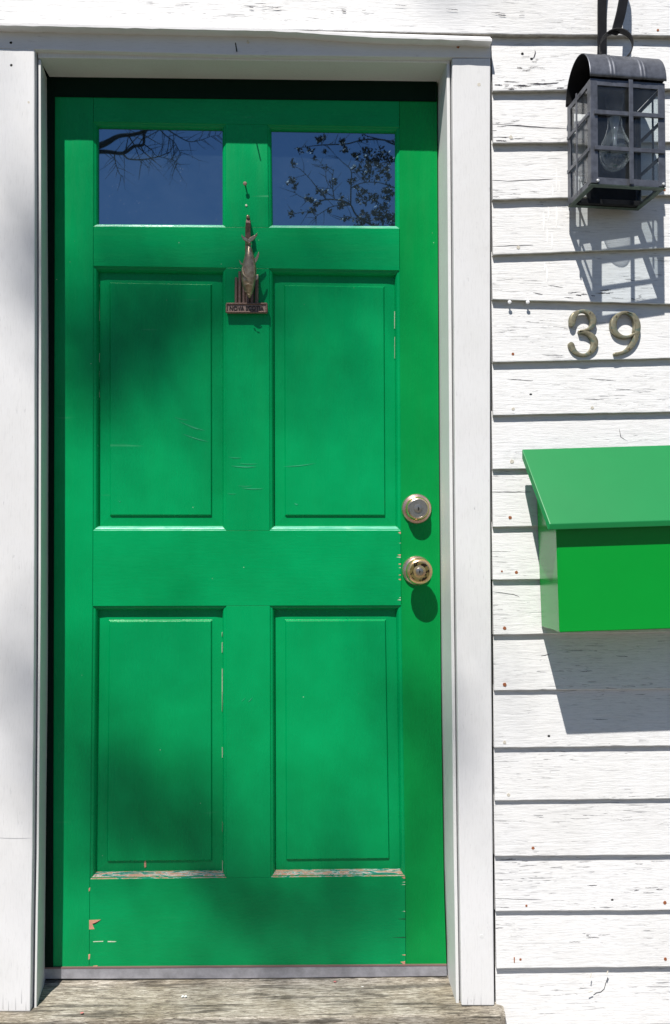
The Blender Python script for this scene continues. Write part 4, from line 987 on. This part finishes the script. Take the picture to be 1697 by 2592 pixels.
# tall tree towards the sun: its limbs lay soft shade over the door
rs = random.Random(4); DS = 13.0
def SP(px, py, t=DS, Y=YD): return P(px, py, Y) + SUN * t
t3b = SP(-900, 1500) ; t3 = thing('tall_tree', 'tall old tree standing towards the sun with sparse spring leaves on its long limbs', 'tree', (t3b.x, t3b.y, 0))
mb = MB(); lv = []
def slimb(pts, cl=.35, tw=.25):
    W = smooth_path([SP(x, y) for x, y, r in pts], 5); Rr = [interp([(i, pts[i][2]) for i in range(len(pts))], j / 5) for j in range(len(W))]
    mb.tube(W, Rr, 8, cap=False)
trunk_top = SP(-700, 900)
mb.tube(smooth_path([Vector((t3b.x, t3b.y, -.1)), Vector((t3b.x + .1, t3b.y, 4)), Vector((t3b.x - .1, t3b.y + .1, 8)), SP(-760, 2000), trunk_top, SP(-650, -600)]), [interp([(0, .42), (15, .2), (25, .05)], i) for i in range(26)], 12)
slimb([(-700, 900, .10), (-300, 760, .011), (0, 830, .009), (150, 905, .012), (215, 885, .042), (300, 855, .055), (420, 785, .040), (560, 700, .028), (720, 735, .018), (860, 690, .012)])
slimb([(-760, 2000, .10), (-200, 1790, .009), (60, 1880, .009), (170, 1950, .010), (240, 1980, .026), (340, 2010, .036), (450, 2090, .032), (560, 2260, .034), (700, 2320, .036), (900, 2320, .022), (1040, 2240, .012)])
slimb([(-700, 900, .08), (-500, -300, .05), (300, -260, .03), (700, -130, .035), (950, -60, .035), (1150, 20, .030), (1300, -60, .015)])
slimb([(60, 1880, .008), (200, 1700, .010), (420, 1640, .012), (520, 1560, .008)])
slimb([(420, 785, .03), (540, 660, .012), (700, 600, .010), (880, 640, .018), (1000, 720, .014), (1060, 880, .012)])
slimb([(290, 855, .02), (250, 980, .018), (180, 1060, .010)])
slimb([(720, 2320, .02), (1060, 2200, .015), (1090, 1950, .012), (1080, 1750, .010)])
for x, y, n_, s in ((280, 850, 9, 60), (250, 900, 4, 35), (360, 790, 4, 50), (350, 2010, 7, 70), (270, 1970, 3, 35), (700, 2310, 9, 90), (560, 2200, 3, 60), (700, 740, 3, 40), (1080, 1800, 3, 50), (300, 720, 4, 70), (380, 930, 4, 60), (450, 2100, 5, 60), (850, 2330, 5, 60), (1070, 1950, 4, 50), (760, 740, 5, 50), (1140, 10, 4, 40), (300, 2050, 3, 50)):
    for _ in range(n_): lv.append(SP(x + rs.gauss(0, s), y + rs.gauss(0, s * .5), DS + rs.uniform(-.6, .6)))
for _ in range(140): lv.append(SP(rs.gauss(-900, 260), rs.gauss(300, 700), DS + rs.uniform(-2.5, 2.5)))
mb.build('trunk', M_bark, t3)
vs, fs = leaf_mesh(lv, rs, 12, .07, .03)
mesh_obj('crown', vs, fs, M_leaf, t3)
# hedge line at the far side of the yard, seen only as a dull reflection
for i in range(7):
    rs = random.Random(60 + i)
    x = -13 + i * 4.4 + rs.uniform(-.6, .6); y = -19 + rs.uniform(-1.5, 1.5)
    lab = ['round green shrub at the left end of the far row', 'round green shrub second from the left in the far row', 'round green shrub third from the left in the far row', 'round green shrub in the middle of the far row', 'round green shrub third from the right in the far row', 'round green shrub second from the right in the far row', 'round green shrub at the right end of the far row'][i]
    sh = thing('shrub', lab, 'shrub', (x, y, 0), 'green shrubs across the yard')
    mb = MB(); cs_ = []
    for k in range(5): grow(mb, Vector((x, y, 0)), Vector((rs.uniform(-.7, .7), rs.uniform(-.7, .7), 1)), .05, 1.9, 1, rs, cs_, .9)
    mb.build('stem', M_bark, sh); vs, fs = leaf_mesh(cs_, rs, 16, .28, .10); mesh_obj('crown', vs, fs, M_leaf, sh)

# sub-part parenting: every mesh is modelled in world space, so undo only what its ancestors add
bpy.context.view_layer.update()
for o in list(COL.objects):
    if o.parent and o.type == 'MESH':
        o.matrix_parent_inverse = o.parent.matrix_world.inverted() if o.parent.type == 'EMPTY' else Matrix.Identity(4)
bpy.context.view_layer.update()
